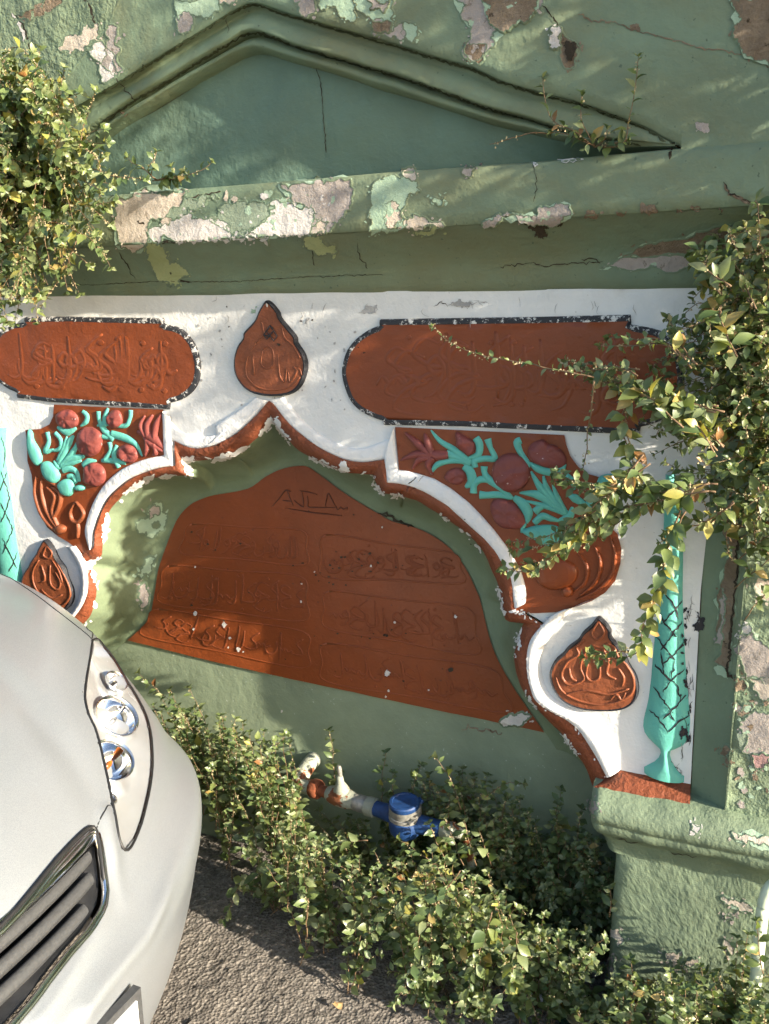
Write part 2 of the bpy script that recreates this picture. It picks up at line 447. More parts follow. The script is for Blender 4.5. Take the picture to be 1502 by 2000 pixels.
# ---- white field
TOPW = lambda x: 1.0
wtl = aty(50, 579, 0); wtr = aty(1400, 561, 0); wbr = aty(1349, 1530, 0)
wsl = cD((705, 962), (1085, 1037))
sillT = pl(wsl, 0)
field = [Vector((-2.13, 0, .50)), Vector((-2.12, 0, wtl.z + .006))]
field += [Vector((-2.12 + (wtr.x + 2.12) * i / 40, 0, wtl.z + .006 + (wtr.z - wtl.z - .006) * i / 40)) for i in range(1, 41)]
field += [aty(1385, 1000, 0), aty(1369, 1150, 0), wbr, sillT[1], sillT[0]]
field += [Vector((p.x, 0, p.z)) for p in reversed(Gr)]
base(sheet('white_field', field, 0, 'white', FT, .022, .0035, 7, 11))
FIELD_BACK = None

# white trim bands that follow the arch
def trim_band(up, low, n=40, proud=.012, name='white_trim', pair=None):
    U = resample(catmull(pl(up, 0), 5), n); L = resample(catmull(pl(low, 0), 5), n)
    rows = []
    for t, y in ((0, .001), (.06, -proud * .8), (.2, -proud), (.8, -proud), (.95, -proud * .85), (1, -.004)):
        rows.append([Vector(((a.x + (b.x - a.x) * t), y + .0012 * fn(a, 22, 6) * (t not in (0,)), (a.z + (b.z - a.z) * t))) for a, b in zip(U, L)])
    return base(obj(name, *loft(rows), 'white_raised', FT))
trim_band(cA((531, 1508), (508, 1450), (500, 1390), (518, 1310), (560, 1210), (620, 1120), (700, 1050), (780, 1010), (860, 982), (952, 966)),
          cA((533, 1506), (540, 1450), (546, 1400), (580, 1300), (622, 1220), (690, 1150), (760, 1100), (840, 1066), (920, 1042), (1004, 1029)))
trim_band(cA((952, 968), (948, 850), (944, 714)), cA((1004, 1030), (1001, 930), (984, 742)), 14)
trim_band(cB((1118, 822), (1128, 950), (1140, 1074)), cB((1062, 1012), (1068, 1080), (1075, 1148)), 14)
trim_band(cB((1140, 1075), (1200, 1076), (1300, 1105)) + cC((200, 370), (300, 402), (400, 460), (500, 540), (580, 620), (650, 700), (720, 790), (770, 870), (810, 950), (832, 1020), (842, 1080), (836, 1130)),
          cB((1076, 1148), (1150, 1155), (1250, 1178)) + cC((130, 440), (240, 480), (340, 540), (430, 610), (510, 680), (580, 745), (640, 815), (695, 890), (738, 965), (755, 1050), (772, 1163)), 60)
# lobes either side of the point
trim_band(cA((968, 756), (1010, 800), (1060, 840), (1150, 860), (1250, 845), (1350, 790)) + cB((60, 815), (140, 760), (210, 715), (300, 645)),
          cA((1000, 884), (1060, 914), (1130, 929), (1230, 914), (1330, 880)) + cB((0, 945), (150, 885), (220, 835), (290, 768), (340, 712), (376, 668)), 50, .008)
trim_band(cB((468, 648), (540, 742), (620, 822), (700, 880), (800, 925), (900, 945), (1000, 925), (1112, 875)),
          cB((380, 668), (450, 750), (500, 810), (570, 870), (650, 930), (740, 980), (830, 1015), (930, 1030), (1060, 1012)), 50, .008)
# raised rims of the two side medallions (slope back towards the dish)
def rim(outer, inner, n=44):
    U = resample(catmull(pl(outer, -.010), 5), n); L = resample(catmull(pl(inner, 0), 5), n); rows = []
    for t, y in ((-.02, -.008), (.04, -.016), (.3, -.017), (.7, -.011), (.93, -.003), (1, .001)):
        rows.append([Vector((a.x + (b.x - a.x) * t, y + .0018 * fn(a, 20, 9), a.z + (b.z - a.z) * t)) for a, b in zip(U, L)])
    return base(obj('medallion_rim', *loft(rows), 'white_raised', FT))
rim(cD((420, 108), (350, 140), (300, 190), (240, 262), (216, 345), (216, 440), (236, 530), (262, 590), (330, 640), (420, 690), (490, 750), (540, 820), (590, 905), (640, 998)),
    cD((600, 40), (470, 95), (385, 200), (320, 290), (292, 380), (303, 480), (345, 560), (440, 622), (540, 655), (610, 700), (660, 770), (700, 850), (715, 920), (712, 962)))
rim(cA((190, 2230), (270, 2080), (370, 1960), (440, 1880), (490, 1800), (507, 1710), (497, 1610), (470, 1545), (430, 1490)),
    cA((90, 2170), (190, 2050), (330, 1940), (410, 1870), (452, 1790), (465, 1700), (452, 1620), (420, 1550), (380, 1490)))

# ---- cartouches
def cartouche(px_out, label, seed, strength):
    P = catmull(pl(px_out, 0), 1, True)
    Q = inset(P, .013); Q2 = inset(P, .016)
    rows = [at_depth(P, .001), at_depth(inset(P, .002), -.006), at_depth(inset(P, .009), -.009), at_depth(Q, -.008)]
    face = sheet('cartouche', at_depth(inset(P, .0125), 0), -.0078, 'red', FT, .016, .0016, 16, seed); face['label'] = label
    base(face)
    b = obj('border', *loft(rows, True), 'border', face, angle=40); base(b)
    return face, Q2
def arc(pts, n=5): return catmull([Vector((a, 0, b)) for a, b in pts], n)
def dens(pts, n=5): return [(p.x, p.z) for p in arc(pts, n)]
left_out = cA((150, 172), (400, 170), (650, 176), (945, 180), (950, 214)) + dens(cA((950, 214), (1040, 238), (1105, 300), (1142, 380), (1157, 460), (1147, 540), (1112, 602), (1050, 648), (986, 667)))[1:] + \
    cA((980, 706), (800, 694), (600, 682), (300, 664), (110, 641), (108, 611)) + dens(cA((108, 611), (50, 585), (-5, 540), (-42, 470), (-50, 400), (-35, 320), (20, 250), (90, 212), (150, 205)))[1:]
right_out = [(x, y) for x, y in cB((1033, 190), (1033, 224))] + dens(cB((1033, 224), (960, 254), (890, 305), (840, 370), (815, 440), (808, 510), (825, 590), (860, 672), (920, 732), (1000, 772), (1056, 790)))[1:] + \
    cB((1057, 812)) + [(900, 833), (1050, 840), (1216, 848), (1250, 848), (1252, 834)] + dens([(1252, 834), (1290, 822), (1322, 795), (1336, 755), (1335, 715), (1322, 672), (1290, 645), (1234, 633)])[1:] + \
    [(1232, 614), (1100, 617), (950, 620)]
CL, CLq = cartouche(left_out, 'left red cartouche with raised lettering and black border', 5, 1)
CRt, CRq = cartouche(right_out, 'right red cartouche partly behind creeper', 6, .6)

# ---- calligraphic relief made of pen strokes
def script(cell, y0, h, wpx, mat, parent, n, seed, name='raised_script'):
    """cell: 4 photo corners tl,tr,br,bl"""
    r_ = random.Random(seed); tl, tr_, br, bl = cell
    def mp(u, v):
        return (tl[0] * (1 - u) * (1 - v) + tr_[0] * u * (1 - v) + br[0] * u * v + bl[0] * (1 - u) * v,
                tl[1] * (1 - u) * (1 - v) + tr_[1] * u * (1 - v) + br[1] * u * v + bl[1] * (1 - u) * v)
    W = math.dist(tl, tr_); H = math.dist(tl, bl); asp = H / W
    lib = [lambda: [(0, -.42), (.02, -.1), (0, .38)],                                   # upright
           lambda: [(.0, -.40), (.02, 0), (.0, .28), (-.12, .36), (-.26, .30)],         # upright with foot
           lambda: [(.22, -.05), (.24, .2), (.1, .36), (-.1, .36), (-.22, .18), (-.2, -.02)],  # bowl
           lambda: [(.3, -.38), (.02, -.16), (.2, 0), (.24, .16), (0, .2), (-.22, .16)],  # kaf
           lambda: [(.08, -.12), (.14, .02), (.02, .08), (-.06, -.02), (.06, -.12), (.14, .06), (.02, .3), (-.14, .36)],  # waw
           lambda: [(.3, .12), (.12, .2), (0, .1), (-.1, .2), (-.2, .1), (-.3, .22)],   # teeth
           lambda: [(.2, -.2), (-.02, -.28), (-.16, -.12), (.02, .0), (.2, .05), (-.05, .14), (-.2, .34), (.1, .42), (.26, .34)]]  # ain
    parts = []
    for i in range(n):
        u0 = .94 - .88 * (i + .5) / n + r_.uniform(-.02, .02); s = r_.uniform(.75, 1.05)
        vofs = r_.uniform(.42, .58)
        pts = [mp(u0 + x * s * asp * .9, max(.02, min(.98, vofs + yy * s))) for x, yy in r_.choice(lib)()]
        P = pl(pts, y0); parts.append(stroke_geo(P, [wpx * PXM * q for q in (.5, 1, 1.05, .9, .35)], y0, h, 5, 4))
        if r_.random() < .22:
            for q in range(r_.choice((1, 1, 2))):
                u, v_ = u0 + r_.uniform(-.05, .05), r_.choice((.12, .18, .84, .9)); c = mp(u, v_); d = wpx * .55
                parts.append(dome_geo(pl([(c[0] - d, c[1]), (c[0], c[1] - d), (c[0] + d, c[1]), (c[0], c[1] + d)], y0), y0, h, 2))
    o = obj(name, *join(*parts), mat, parent); o['kind'] = 'stuff'; return o
script(cA((40, 250), (1040, 260), (1040, 640), (60, 600)), -.0080, .0008, 11, 'red', CL, 30, 31)
script([(720, 640), (1250, 632), (1255, 825), (725, 812)], -.0080, .0012, 10, 'red', CRt, 26, 32)
# inscription in the niche: framed couplets
cells = [((240, 300), (630, 322), (640, 440), (210, 400)), ((690, 335), (1140, 400), (1170, 500), (685, 478)),
         ((160, 440), (630, 478), (640, 630), (135, 565)), ((700, 525), (1190, 585), (1220, 745), (695, 650)),
         ((125, 585), (640, 665), (640, 790), (75, 675)), ((690, 700), (1270, 790), (1330, 940), (690, 830))]
for i, c in enumerate(cells):
    q = cE(*c)
    script(q, YB - .0045, .0008, 6, 'script_red', IP, 17, 50 + i, 'raised_inscription')
    P = pl(q, YB - .0045)
    fr = catmull([P[0].lerp(P[1], .03), P[0].lerp(P[1], .5), P[0].lerp(P[1], .97), P[1].lerp(P[2], .5), P[2].lerp(P[3], .03), P[2].lerp(P[3], .5), P[2].lerp(P[3], .97), P[3].lerp(P[0], .5)], 5, True)
    obj('couplet_frame', *stroke_geo(fr + [fr[0]], [.005, .005], YB - .0045, .0009, 5, 1), 'red_panel', IP)
# scratched word at the top of the field
scr = [[(180, 400), (260, 310), (340, 215), (380, 300), (420, 390)], [(345, 210), (390, 232)], [(300, 330), (400, 345)], [(490, 222), (590, 238), (690, 265)], [(515, 222), (530, 310), (540, 400)],
       [(580, 280), (588, 350), (592, 405), (700, 412), (905, 414)], [(778, 402), (795, 320), (815, 250), (860, 330), (905, 412)], [(905, 400), (920, 440), (955, 408), (985, 432), (1030, 408), (1024, 442)],
       [(330, 415), (570, 460), (820, 490), (970, 505)], [(430, 330), (500, 390), (540, 405)]]
obj('scratched_lettering', *join(*[stroke_geo(pl(cT(*s), YB - .005), [.0018, .0036, .002], YB - .0045, .0022, 5, 4) for s in scr]), 'groove', IP)

# ---- medallions
def medallion(px, label, seed, edge_mat='black', h=.012):
    P = catmull(pl(px, 0), 4, True)
    face = sheet('medallion', at_depth(inset(P, .006), 0), -h, 'orange', FT, .012, .0015, 25, seed); face['label'] = label; base(face)
    rows = [at_depth(P, .002), at_depth(inset(P, .0005), -h * .7), at_depth(inset(P, .003), -h - .0012), at_depth(inset(P, .0065), -h + .0005)]
    base(obj('edge', *loft(rows, True), edge_mat, face, angle=40))
    return face, P
pend = cB((378, 78), (335, 130), (302, 200), (243, 265), (236, 300), (203, 350), (183, 430), (190, 510), (232, 582), (290, 622), (370, 640), (450, 641), (522, 625), (572, 580), (600, 510), (606, 450), (590, 390), (552, 330), (543, 290), (502, 240), (455, 180), (440, 140))
MP, _ = medallion(pend, 'pointed pear shaped medallion above the arch with a drawn black diamond sign', 21)
for s in (((383, 228), (345, 283), (365, 308), (403, 257), (383, 228)), ((383, 228), (425, 290), (405, 318), (362, 262), (383, 228)), ((345, 283), (385, 292), (405, 318))):
    Q = [a_ for p_, q_ in zip(pl(cB(*s), -.0146), pl(cB(*s), -.0146)[1:]) for a_ in (p_, p_.lerp(q_, .5))] + [pl(cB(*s), -.0146)[-1]]
    obj('drawn_sign', *stroke_geo(Q, [.0031, .0031], -.0146, .0012, 5, 1), 'black', MP)
ridg = [[(300, 330), (250, 420), (245, 520), (310, 590), (400, 605), (500, 590), (560, 530)], [(340, 370), (330, 450), (360, 480), (400, 460), (400, 380), (370, 350), (340, 370)], [(430, 400), (440, 520), (470, 560), (480, 480)],
        [(280, 400), (290, 520)], [(490, 500), (500, 560), (540, 500), (520, 470)], [(330, 200), (345, 280), (300, 330)], [(450, 240), (470, 300), (520, 350), (560, 420)], [(520, 540), (550, 480), (570, 520)]]
for s in ridg: obj('raised_line', *stroke_geo(pl(cB(*s), -.012), [.003, .0055, .003], -.012, .0016, 5, 4), 'orange', MP)
rmed = cD((596, 143), (560, 185), (515, 225), (490, 262), (440, 300), (410, 335), (370, 370), (345, 420), (342, 470), (365, 535), (420, 595), (510, 632), (620, 643), (720, 635), (785, 600), (812, 540), (800, 460), (765, 400), (740, 345), (700, 290), (668, 245), (665, 210), (632, 165))
MR, _ = medallion(rmed, 'onion shaped relief medallion in a white dish at the right of the arch', 22, h=.014)
ridg = [[(597, 175), (560, 235), (590, 270), (625, 235), (597, 175)], [(520, 270), (480, 310), (490, 350), (430, 390), (400, 460), (440, 510), (520, 480), (500, 420), (520, 350), (560, 300)], [(540, 400), (530, 460), (560, 490), (600, 470), (600, 400), (570, 370)],
        [(640, 290), (680, 310), (700, 360), (740, 400), (780, 470), (775, 550), (700, 600), (600, 615), (480, 590), (400, 540), (370, 470)], [(620, 320), (650, 380), (640, 450), (690, 480)], [(420, 560), (540, 540), (650, 560), (760, 530)],
        [(660, 590), (690, 560), (720, 590), (740, 550)], [(560, 300), (620, 310), (640, 290)], [(700, 420), (730, 470), (720, 520)], [(440, 420), (450, 470), (480, 490)]]
for s in ridg: obj('raised_line', *stroke_geo(pl(cD(*s), -.014), [.004, .007, .004], -.014, .0036, 5, 4), 'orange', MR)
lmed = cA((272, 1448), (240, 1495), (226, 1525), (195, 1570), (180, 1600), (155, 1640), (140, 1690), (150, 1760), (200, 1830), (290, 1875), (360, 1868), (408, 1835), (432, 1790), (430, 1735), (402, 1670), (382, 1610), (345, 1560), (312, 1490))
ML, _ = medallion(lmed, 'onion shaped relief medallion just above the silver car bonnet', 23, h=.014)
ridg = [[(270, 1490), (250, 1540), (280, 1560), (300, 1530), (270, 1490)], [(225, 1570), (190, 1640), (200, 1720), (260, 1800), (340, 1840), (400, 1790), (400, 1730), (370, 1660), (330, 1590)], [(240, 1600), (260, 1680), (230, 1700)], [(290, 1600), (290, 1700), (330, 1740), (350, 1700), (320, 1640)],
        [(240, 1740), (300, 1790), (360, 1770)], [(300, 1570), (340, 1630), (360, 1700)]]
for s in ridg: obj('raised_line', *stroke_geo(pl(cA(*s), -.014), [.004, .007, .004], -.014, .0036, 5, 4), 'orange', ML)

# ---- flower spandrels
spR = cC((72, 100), (400, 116), (700, 130), (1062, 147), (1072, 200), (1097, 270), (1140, 330), (1192, 372), (1262, 392), (1375, 384), (1384, 480), (1340, 600), (1335, 690), (1372, 725), (1396, 810), (1390, 900), (1360, 1000), (1300, 1070), (1220, 1120), (1130, 1152), (1010, 1185), (900, 1190), (800, 1190), (776, 1166), (836, 1130), (842, 1080), (832, 1020), (810, 950), (770, 870), (720, 790), (650, 700), (580, 620), (500, 540), (400, 460), (300, 402), (200, 370), (94, 350))
SR = base(sheet('flower_relief', at_depth(pl(spR, 0), 0), -.0055, 'red', FT, .014, .0018, 18, 41)); SR['label'] = 'right red corner with raised turquoise leaves, rose buds and a shell basket'
spL = cA((318, 676), (600, 690), (944, 704), (948, 850), (952, 966), (860, 982), (780, 1010), (700, 1050), (620, 1120), (560, 1210), (518, 1310), (500, 1390), (508, 1450), (531, 1508), (500, 1540), (480, 1535), (440, 1495), (400, 1465), (340, 1430), (280, 1380), (232, 1300), (202, 1200), (190, 1080), (166, 1000), (164, 900), (154, 822), (240, 816), (292, 790), (314, 745))
SL = base(sheet('flower_relief', at_depth(pl(spL, 0), 0), -.0055, 'red', FT, .014, .0018, 18, 42)); SL['label'] = 'left red corner with raised turquoise leaves, rose buds and a ribbed basket'
y0 = -.0058
def lf(par, cr, pts, wd, k=1): return stroke('leaf', cr(*pts), [a / (3.0 if cr is cC else 2.94) for a in wd], y0, .0048, 'teal', par)
def bud(par, cr, pts, h=.017, s=1): return dome('bud', cr(*pts), y0, h * .62, 'rose', par, .006, s)
def petal(par, cr, pts, wd): return stroke('petal', cr(*pts), [a / 2.95 for a in wd], y0, .010, 'rose', par)
# right
for p_, w_ in ((((270, 262), (200, 200), (125, 135)), (40, 45, 8)), (((280, 262), (260, 200), (240, 140)), (40, 45, 12)), (((290, 270), (190, 262), (98, 298)), (45, 45, 8)), (((280, 280), (210, 290), (168, 348)), (40, 40, 8)), (((290, 280), (262, 320), (288, 382)), (40, 45, 8)), (((380, 266), (320, 268), (250, 256)), (46, 56, 40))): petal(SR, cC, p_, w_)
bud(SR, cC, ((425, 130), (480, 155), (532, 195), (530, 250), (492, 268), (445, 230), (422, 180)), s=2)
bud(SR, cC, ell(746, 370, 112, 116, 12), .022, 3)
bud(SR, cC, ((850, 220), (890, 185), (940, 175), (965, 200), (1010, 210), (1060, 260), (1072, 310), (1030, 345), (950, 340), (880, 310), (848, 270)), .020, 4)
bud(SR, cC, ((357, 400), (375, 360), (430, 340), (475, 365), (478, 410), (440, 440), (390, 430)), s=5)
bud(SR, cC, ((625, 565), (650, 525), (700, 520), (765, 550), (815, 610), (830, 670), (800, 695), (740, 700), (680, 685), (640, 630)), .018, 6)
for p_, w_ in ((((275, 120), (330, 185), (410, 235), (505, 312)), (8, 30, 38, 40)), (((275, 378), (310, 325), (390, 300), (490, 306)), (8, 34, 34, 30)), (((368, 262), (430, 280), (510, 318)), (50, 52, 40)),
               (((538, 165), (560, 205), (552, 262), (492, 285)), (44, 46, 40, 12)), (((608, 172), (625, 225), (650, 285), (590, 288), (532, 300), (535, 340)), (44, 30, 36, 34, 38, 36)), (((470, 330), (505, 365), (515, 420), (478, 456)), (46, 56, 58, 16)),
               (((588, 332), (590, 370), (615, 410), (690, 465), (755, 522)), (44, 34, 46, 36, 22)), (((525, 490), (530, 440), (570, 410), (640, 425)), (44, 36, 40, 20)), (((562, 500), (600, 502), (670, 500), (750, 520)), (48, 40, 44, 18)),
               (((762, 515), (815, 555), (845, 610), (838, 668)), (30, 62, 58, 10)), (((805, 180), (782, 195), (800, 250), (840, 310), (852, 340)), (40, 46, 34, 32, 12)), (((855, 310), (900, 345), (970, 365), (1040, 352), (1068, 320)), (10, 44, 46, 36, 6)),
               (((1075, 612), (1000, 560), (900, 500), (795, 488)), (26, 44, 50, 10)), (((1075, 605), (1000, 540), (920, 460), (862, 362)), (22, 40, 44, 10)), (((1070, 600), (1010, 540), (955, 460), (935, 388)), (20, 34, 34, 12)), (((1070, 600), (1020, 520), (990, 440)), (18, 34, 10)),
               (((1060, 615), (960, 570), (830, 535)), (18, 34, 10)), (((1040, 600), (940, 565), (885, 600)), (16, 34, 44)), (((1105, 570), (1095, 615), (1060, 640), (1025, 645)), (14, 44, 40, 10)), (((882, 665), (930, 625), (980, 640), (1045, 658)), (36, 40, 34, 8)),
               (((1070, 385), (1105, 420), (1120, 470)), (30, 36, 10)), (((1080, 500), (1120, 520), (1180, 560)), (14, 50, 30)), (((832, 668), (815, 700), (806, 722)), (10, 26, 12))): lf(SR, cC, p_, w_)
dome('leaf', cC((808, 715), (850, 690), (930, 675), (1010, 682), (1060, 725), (1085, 765), (1045, 805), (960, 800), (880, 760)), y0, .013, 'teal', SR, .002, 7)
dome('leaf', cC((1272, 388), (1375, 384), (1378, 460), (1345, 540), (1320, 605), (1255, 640), (1195, 595), (1188, 525), (1240, 450)), y0, .010, 'teal', SR, .002, 8)
for p_ in (((1140, 840), (1190, 920), (1180, 1010), (1112, 1068)), ((1235, 800), (1270, 900), (1240, 1010), (1150, 1092)), ((1322, 730), (1356, 850), (1335, 970), (1250, 1060), (1130, 1115))):
    stroke('basket_rib', cC(*p_), [3, 8, 9, 4], y0, .007, 'red', SR)
dome('basket_bead', cC(*ell(1078, 1066, 34, 34, 8)), y0, .014, 'red', SR)
dome('basket_bead', cC((900, 900), (1010, 870), (1110, 900), (1140, 960), (1100, 1030), (990, 1060), (900, 1010)), y0, .010, 'red', SR)
# left
for p_, w_ in ((((945, 930), (880, 870), (790, 832)), (20, 70, 14)), (((940, 945), (870, 900), (820, 850)), (16, 50, 12)), (((860, 870), (850, 800), (880, 735)), (40, 45, 10)), (((890, 880), (900, 800), (930, 730)), (34, 40, 10)), (((850, 880), (850, 930), (835, 975)), (34, 36, 8)), (((890, 900), (900, 950), (880, 965)), (34, 30, 8)), (((840, 860), (815, 800), (835, 740)), (24, 32, 8))): petal(SL, cA, p_, w_)
bud(SL, cA, ell(388, 762, 68, 55, 9, 0, .15), s=11); bud(SL, cA, ell(516, 888, 76, 88, 11, .2, .12), .022, 12)
bud(SL, cA, ((640, 715), (685, 712), (705, 760), (695, 800), (650, 812), (620, 775)), s=13); bud(SL, cA, ell(738, 958, 62, 50, 9, .4, .1), s=14); bud(SL, cA, ell(546, 1078, 66, 70, 10, 0, .1), .02, 15)
for p_, w_ in ((((475, 716), (500, 740), (495, 775), (462, 802)), (20, 30, 30, 8)), (((566, 716), (572, 770), (600, 825), (655, 880)), (30, 26, 40, 36)), (((622, 698), (605, 745), (602, 800)), (14, 30, 30)), (((752, 708), (748, 755), (715, 800), (600, 785), (560, 800)), (28, 22, 26, 20, 12)),
               (((640, 845), (720, 870), (780, 905), (818, 975)), (40, 44, 30, 8)), (((272, 835), (282, 890), (262, 945), (310, 935)), (30, 26, 34, 10)), (((318, 840), (350, 880), (345, 930), (290, 945)), (26, 30, 26, 8)), (((425, 855), (400, 890), (370, 950), (335, 1020)), (10, 40, 40, 24)),
               (((445, 890), (420, 950), (345, 1030)), (10, 36, 20)), (((488, 975), (430, 985), (380, 1000), (335, 1030)), (14, 40, 30, 18)), (((470, 1000), (420, 1010), (345, 1035)), (10, 30, 16)), (((385, 860), (370, 920), (330, 1000)), (10, 34, 20)), (((630, 892), (635, 940), (600, 1000)), (34, 22, 30)), (((672, 910), (655, 970), (685, 1040)), (20, 34, 30)),
               (((725, 1015), (660, 1000), (585, 1000)), (16, 36, 20)), (((330, 808), (385, 835), (440, 812)), (14, 44, 12)), (((480, 1030), (510, 1005), (555, 1000)), (36, 38, 8)), (((362, 1055), (400, 1045), (440, 1065), (455, 1120)), (34, 34, 30, 24)), (((310, 1000), (330, 1030), (350, 1045)), (10, 36, 12)), (((390, 1090), (420, 1090), (440, 1130)), (24, 28, 18)), (((590, 860), (620, 865), (650, 850)), (30, 24, 10))): lf(SL, cA, p_, w_)
dome('leaf', cA((165, 822), (190, 835), (200, 880), (236, 945), (243, 1000), (215, 1030), (180, 985), (160, 900)), y0, .012, 'teal', SL)
dome('leaf', cA((245, 1010), (285, 1005), (330, 1040), (348, 1090), (320, 1130), (275, 1110), (245, 1060)), y0, .014, 'teal', SL)
dome('leaf', cA((335, 1140), (370, 1105), (415, 1110), (432, 1150), (410, 1200), (365, 1195)), y0, .014, 'teal', SL)
dome('leaf', cA(*ell(462, 1155, 30, 18, 8)), y0, .010, 'teal', SL)
for p_ in (((212, 1090), (205, 1180), (235, 1290), (290, 1370), (345, 1410)), ((240, 1110), (250, 1220), (290, 1320), (345, 1395)), ((270, 1150), (320, 1200), (305, 1290), (340, 1380)), ((300, 1150), (350, 1190), (345, 1260), (310, 1330)), ((250, 1090), (310, 1130), (400, 1190))):
    stroke('basket_rib', cA(*p_), [4, 8, 8, 6], y0, .009, 'orange', SL)
for p_ in (((440, 1235), (410, 1290), (420, 1340), (455, 1350), (485, 1310), (470, 1270), (440, 1235)), ((450, 1350), (455, 1400), (450, 1440))): stroke('basket_drop', cA(*p_), [4, 8, 8, 5], y0, .009, 'orange', SL)
dome('basket_bead', cA(*ell(352, 1392, 32, 28, 8)), y0, .013, 'orange', SL)

# ---- turquoise columns (tall goblet shaped reliefs)
def column(px_side_l, px_side_r, foot, grooves, cr, label):
    L = resample(catmull(pl(px_side_l, 0), 4), 50); Rr = resample(catmull(pl(px_side_r, 0), 4), 50)
    rows = []
    for k in range(9):
        a = k / 8; rows.append([Vector((l.x + (r.x - l.x) * a, .001 - .020 * math.sin(math.pi * a) ** .6 + .001 * fn(l, 30, 7), l.z + (r.z - l.z) * a)) for l, r in zip(L, Rr)])
    c = obj('column_relief', *loft(rows), 'teal', FT); c['label'] = label; base(c)
    return c
KR = column([(1300, 925), (1297, 1000)] + cD((925, 0), (905, 150), (886, 330), (872, 500), (852, 620), (834, 700), (836, 755), (868, 800), (920, 838), (926, 880), (892, 918), (836, 944), (835, 976)),
            [(1318, 925), (1334, 1000)] + cD((1046, 0), (1053, 200), (1062, 400), (1076, 560), (1086, 700), (1076, 790), (1042, 838), (978, 856), (976, 884), (992, 930), (1028, 975), (1056, 990), (1056, 1028)), None, None, cD, 'right turquoise column relief with scale pattern on a goblet foot')
KL = column(cA((0, 812), (-25, 900), (-38, 1050), (-42, 1200), (-35, 1400), (-15, 1600), (0, 1760), (30, 1850)), cA((40, 808), (36, 880), (42, 1000), (60, 1150), (80, 1300), (101, 1450), (126, 1640), (150, 1800), (140, 1850)), None, None, cA, 'left turquoise column relief cut off by the car')
YC = -.0215
def scales(cr, P, par, w_=.0032):
    for p in P:
        q = []
        for a, b in resample([Vector((x, y, 0)) for x, y in cr(*p)], 6): pass
    return
gr = [[(945, 20), (1000, 90), (1020, 160)], [(1040, 60), (985, 130), (930, 190)], [(905, 110), (950, 180), (1010, 260)], [(1040, 170), (990, 240), (925, 330)], [(900, 250), (960, 330), (1005, 380)], [(1050, 280), (1000, 350), (935, 400)], [(895, 400), (950, 460), (1010, 510), (1030, 590)],
      [(1055, 420), (980, 490), (935, 550)], [(890, 520), (940, 590), (990, 660)], [(1060, 560), (1000, 630), (940, 690)], [(868, 640), (920, 690), (965, 765)], [(1078, 670), (1010, 715), (965, 765)], [(965, 640), (1005, 700)], [(930, 330), (940, 440), (975, 490)], [(1000, 380), (985, 480)]]
# (grooves are laid on the relief below, once its surface can be probed)

# ---- sill, ledge, pier and pillar on the right
top = pl(cD((640, 1000), (706, 962), (900, 1000), (1086, 1037)), 0)
s_top = resample(top, 24); s_bot = resample(pl(cD((570, 1053), (700, 1077), (900, 1120), (1082, 1157)), -.045), 24)
rows = []
for t in (0, .15, .5, .85, 1):
    rows.append([a.lerp(b, t) + Vector((0, -.004 * math.sin(math.pi * t) + .002 * fn(a, 25, t), 0)) for a, b in zip(s_top, s_bot)])
base(obj('red_sill', *loft(rows), 'red_rough', FT))
YP = -.035                                             # pier front plane
xe = aty(1352, 1300, 0).x + .0                         # where the white field ends
xp = aty(1442, 1300, YP).x                             # pier arris
zl_t = aty(1300, 1580, -.05).z                         # ledge top
rows = []
zs = [zl_t - .04 + (1.60 - zl_t + .04) * i / 60 for i in range(61)]
for k in range(9):
    t = k / 8; row = []
    for z in zs:
        xa = wbr.x + (wtr.x - wbr.x) * (z - wbr.z) / (wtr.z - wbr.z) + .001; xb = xp + .004 * (z - 1)
        p = Vector((xa + (xb - xa) * t, .002 + (YP - .002) * (t ** 1.3), z)); p += Vector((fn(p, 14, 1), fn(p, 14, 2), 0)) * .002; row.append(p)
    rows.append(row)
base(obj('pier_splay', *loft(rows), 'green', FT))
v, f = cdt([(xp + .004 * (-.5) - .002, zl_t - .04), (XR, zl_t - .04), (XR, 1.60), (xp + .002, 1.60)], .022)
base(obj('pier_face', [Vector((p.x, YP + .006 * fn((p.x, p.y, 0), 9, 4) + .003 * fn((p.x, p.y, 0), 40, 5) - .001, p.y)) for p in v], f, 'green_rough', FT))
# ledge : moulded impost running to the right
xl0 = aty(1150, 1590, -.07).x; ztop = aty(1160, 1538, -.045).z
print('LEDGE', xl0, ztop, zl_t, 'xp', xp, 'front low', aty(1155, 1612, -.085).z, aty(1480, 1690, -.085).z, 'pillar', aty(1203, 1634, -.03), aty(1186, 1901, -.03))
prof = [(.06, ztop + .006), (-.045, ztop + .003), (-.062, ztop - .003), (-.082, ztop - .020), (-.088, ztop - .040), (-.086, ztop - .055), (-.080, ztop - .058), (-.082, ztop - .064), (-.078, ztop - .078), (-.066, ztop - .090), (-.052, ztop - .098), (-.036, ztop - .122), (-.030, ztop - .150)]
xs = [xl0 + .0 + (XR - xl0) * (i / 160) ** 1.3 for i in range(161)]
rows = []
for (py, pz) in prof:
    row = []
    for i, x in enumerate(xs):
        e = min(1, max(0, (x - xl0) / .02)); k = math.sin(e * math.pi / 2)
        xx = x + .035 * max(0, min(1, (ztop - .085 - pz) / .05)) * (1 - min(1, i / 40))
        p = Vector((xx, py * (.55 + .45 * k) if py < 0 else py, pz)); p += Vector((0, fn(p, 18, 3), fn(p, 18, 6))) * .004 + Vector((0, fn(p, 60, 3), fn(p, 60, 6))) * .0015
        row.append(p)
    rows.append(row)
endcap = [r[0].copy() for r in rows]
back = [Vector((p.x + .0, .16, p.z)) for p in endcap]
v, f = join(loft(rows), loft([endcap, back]))
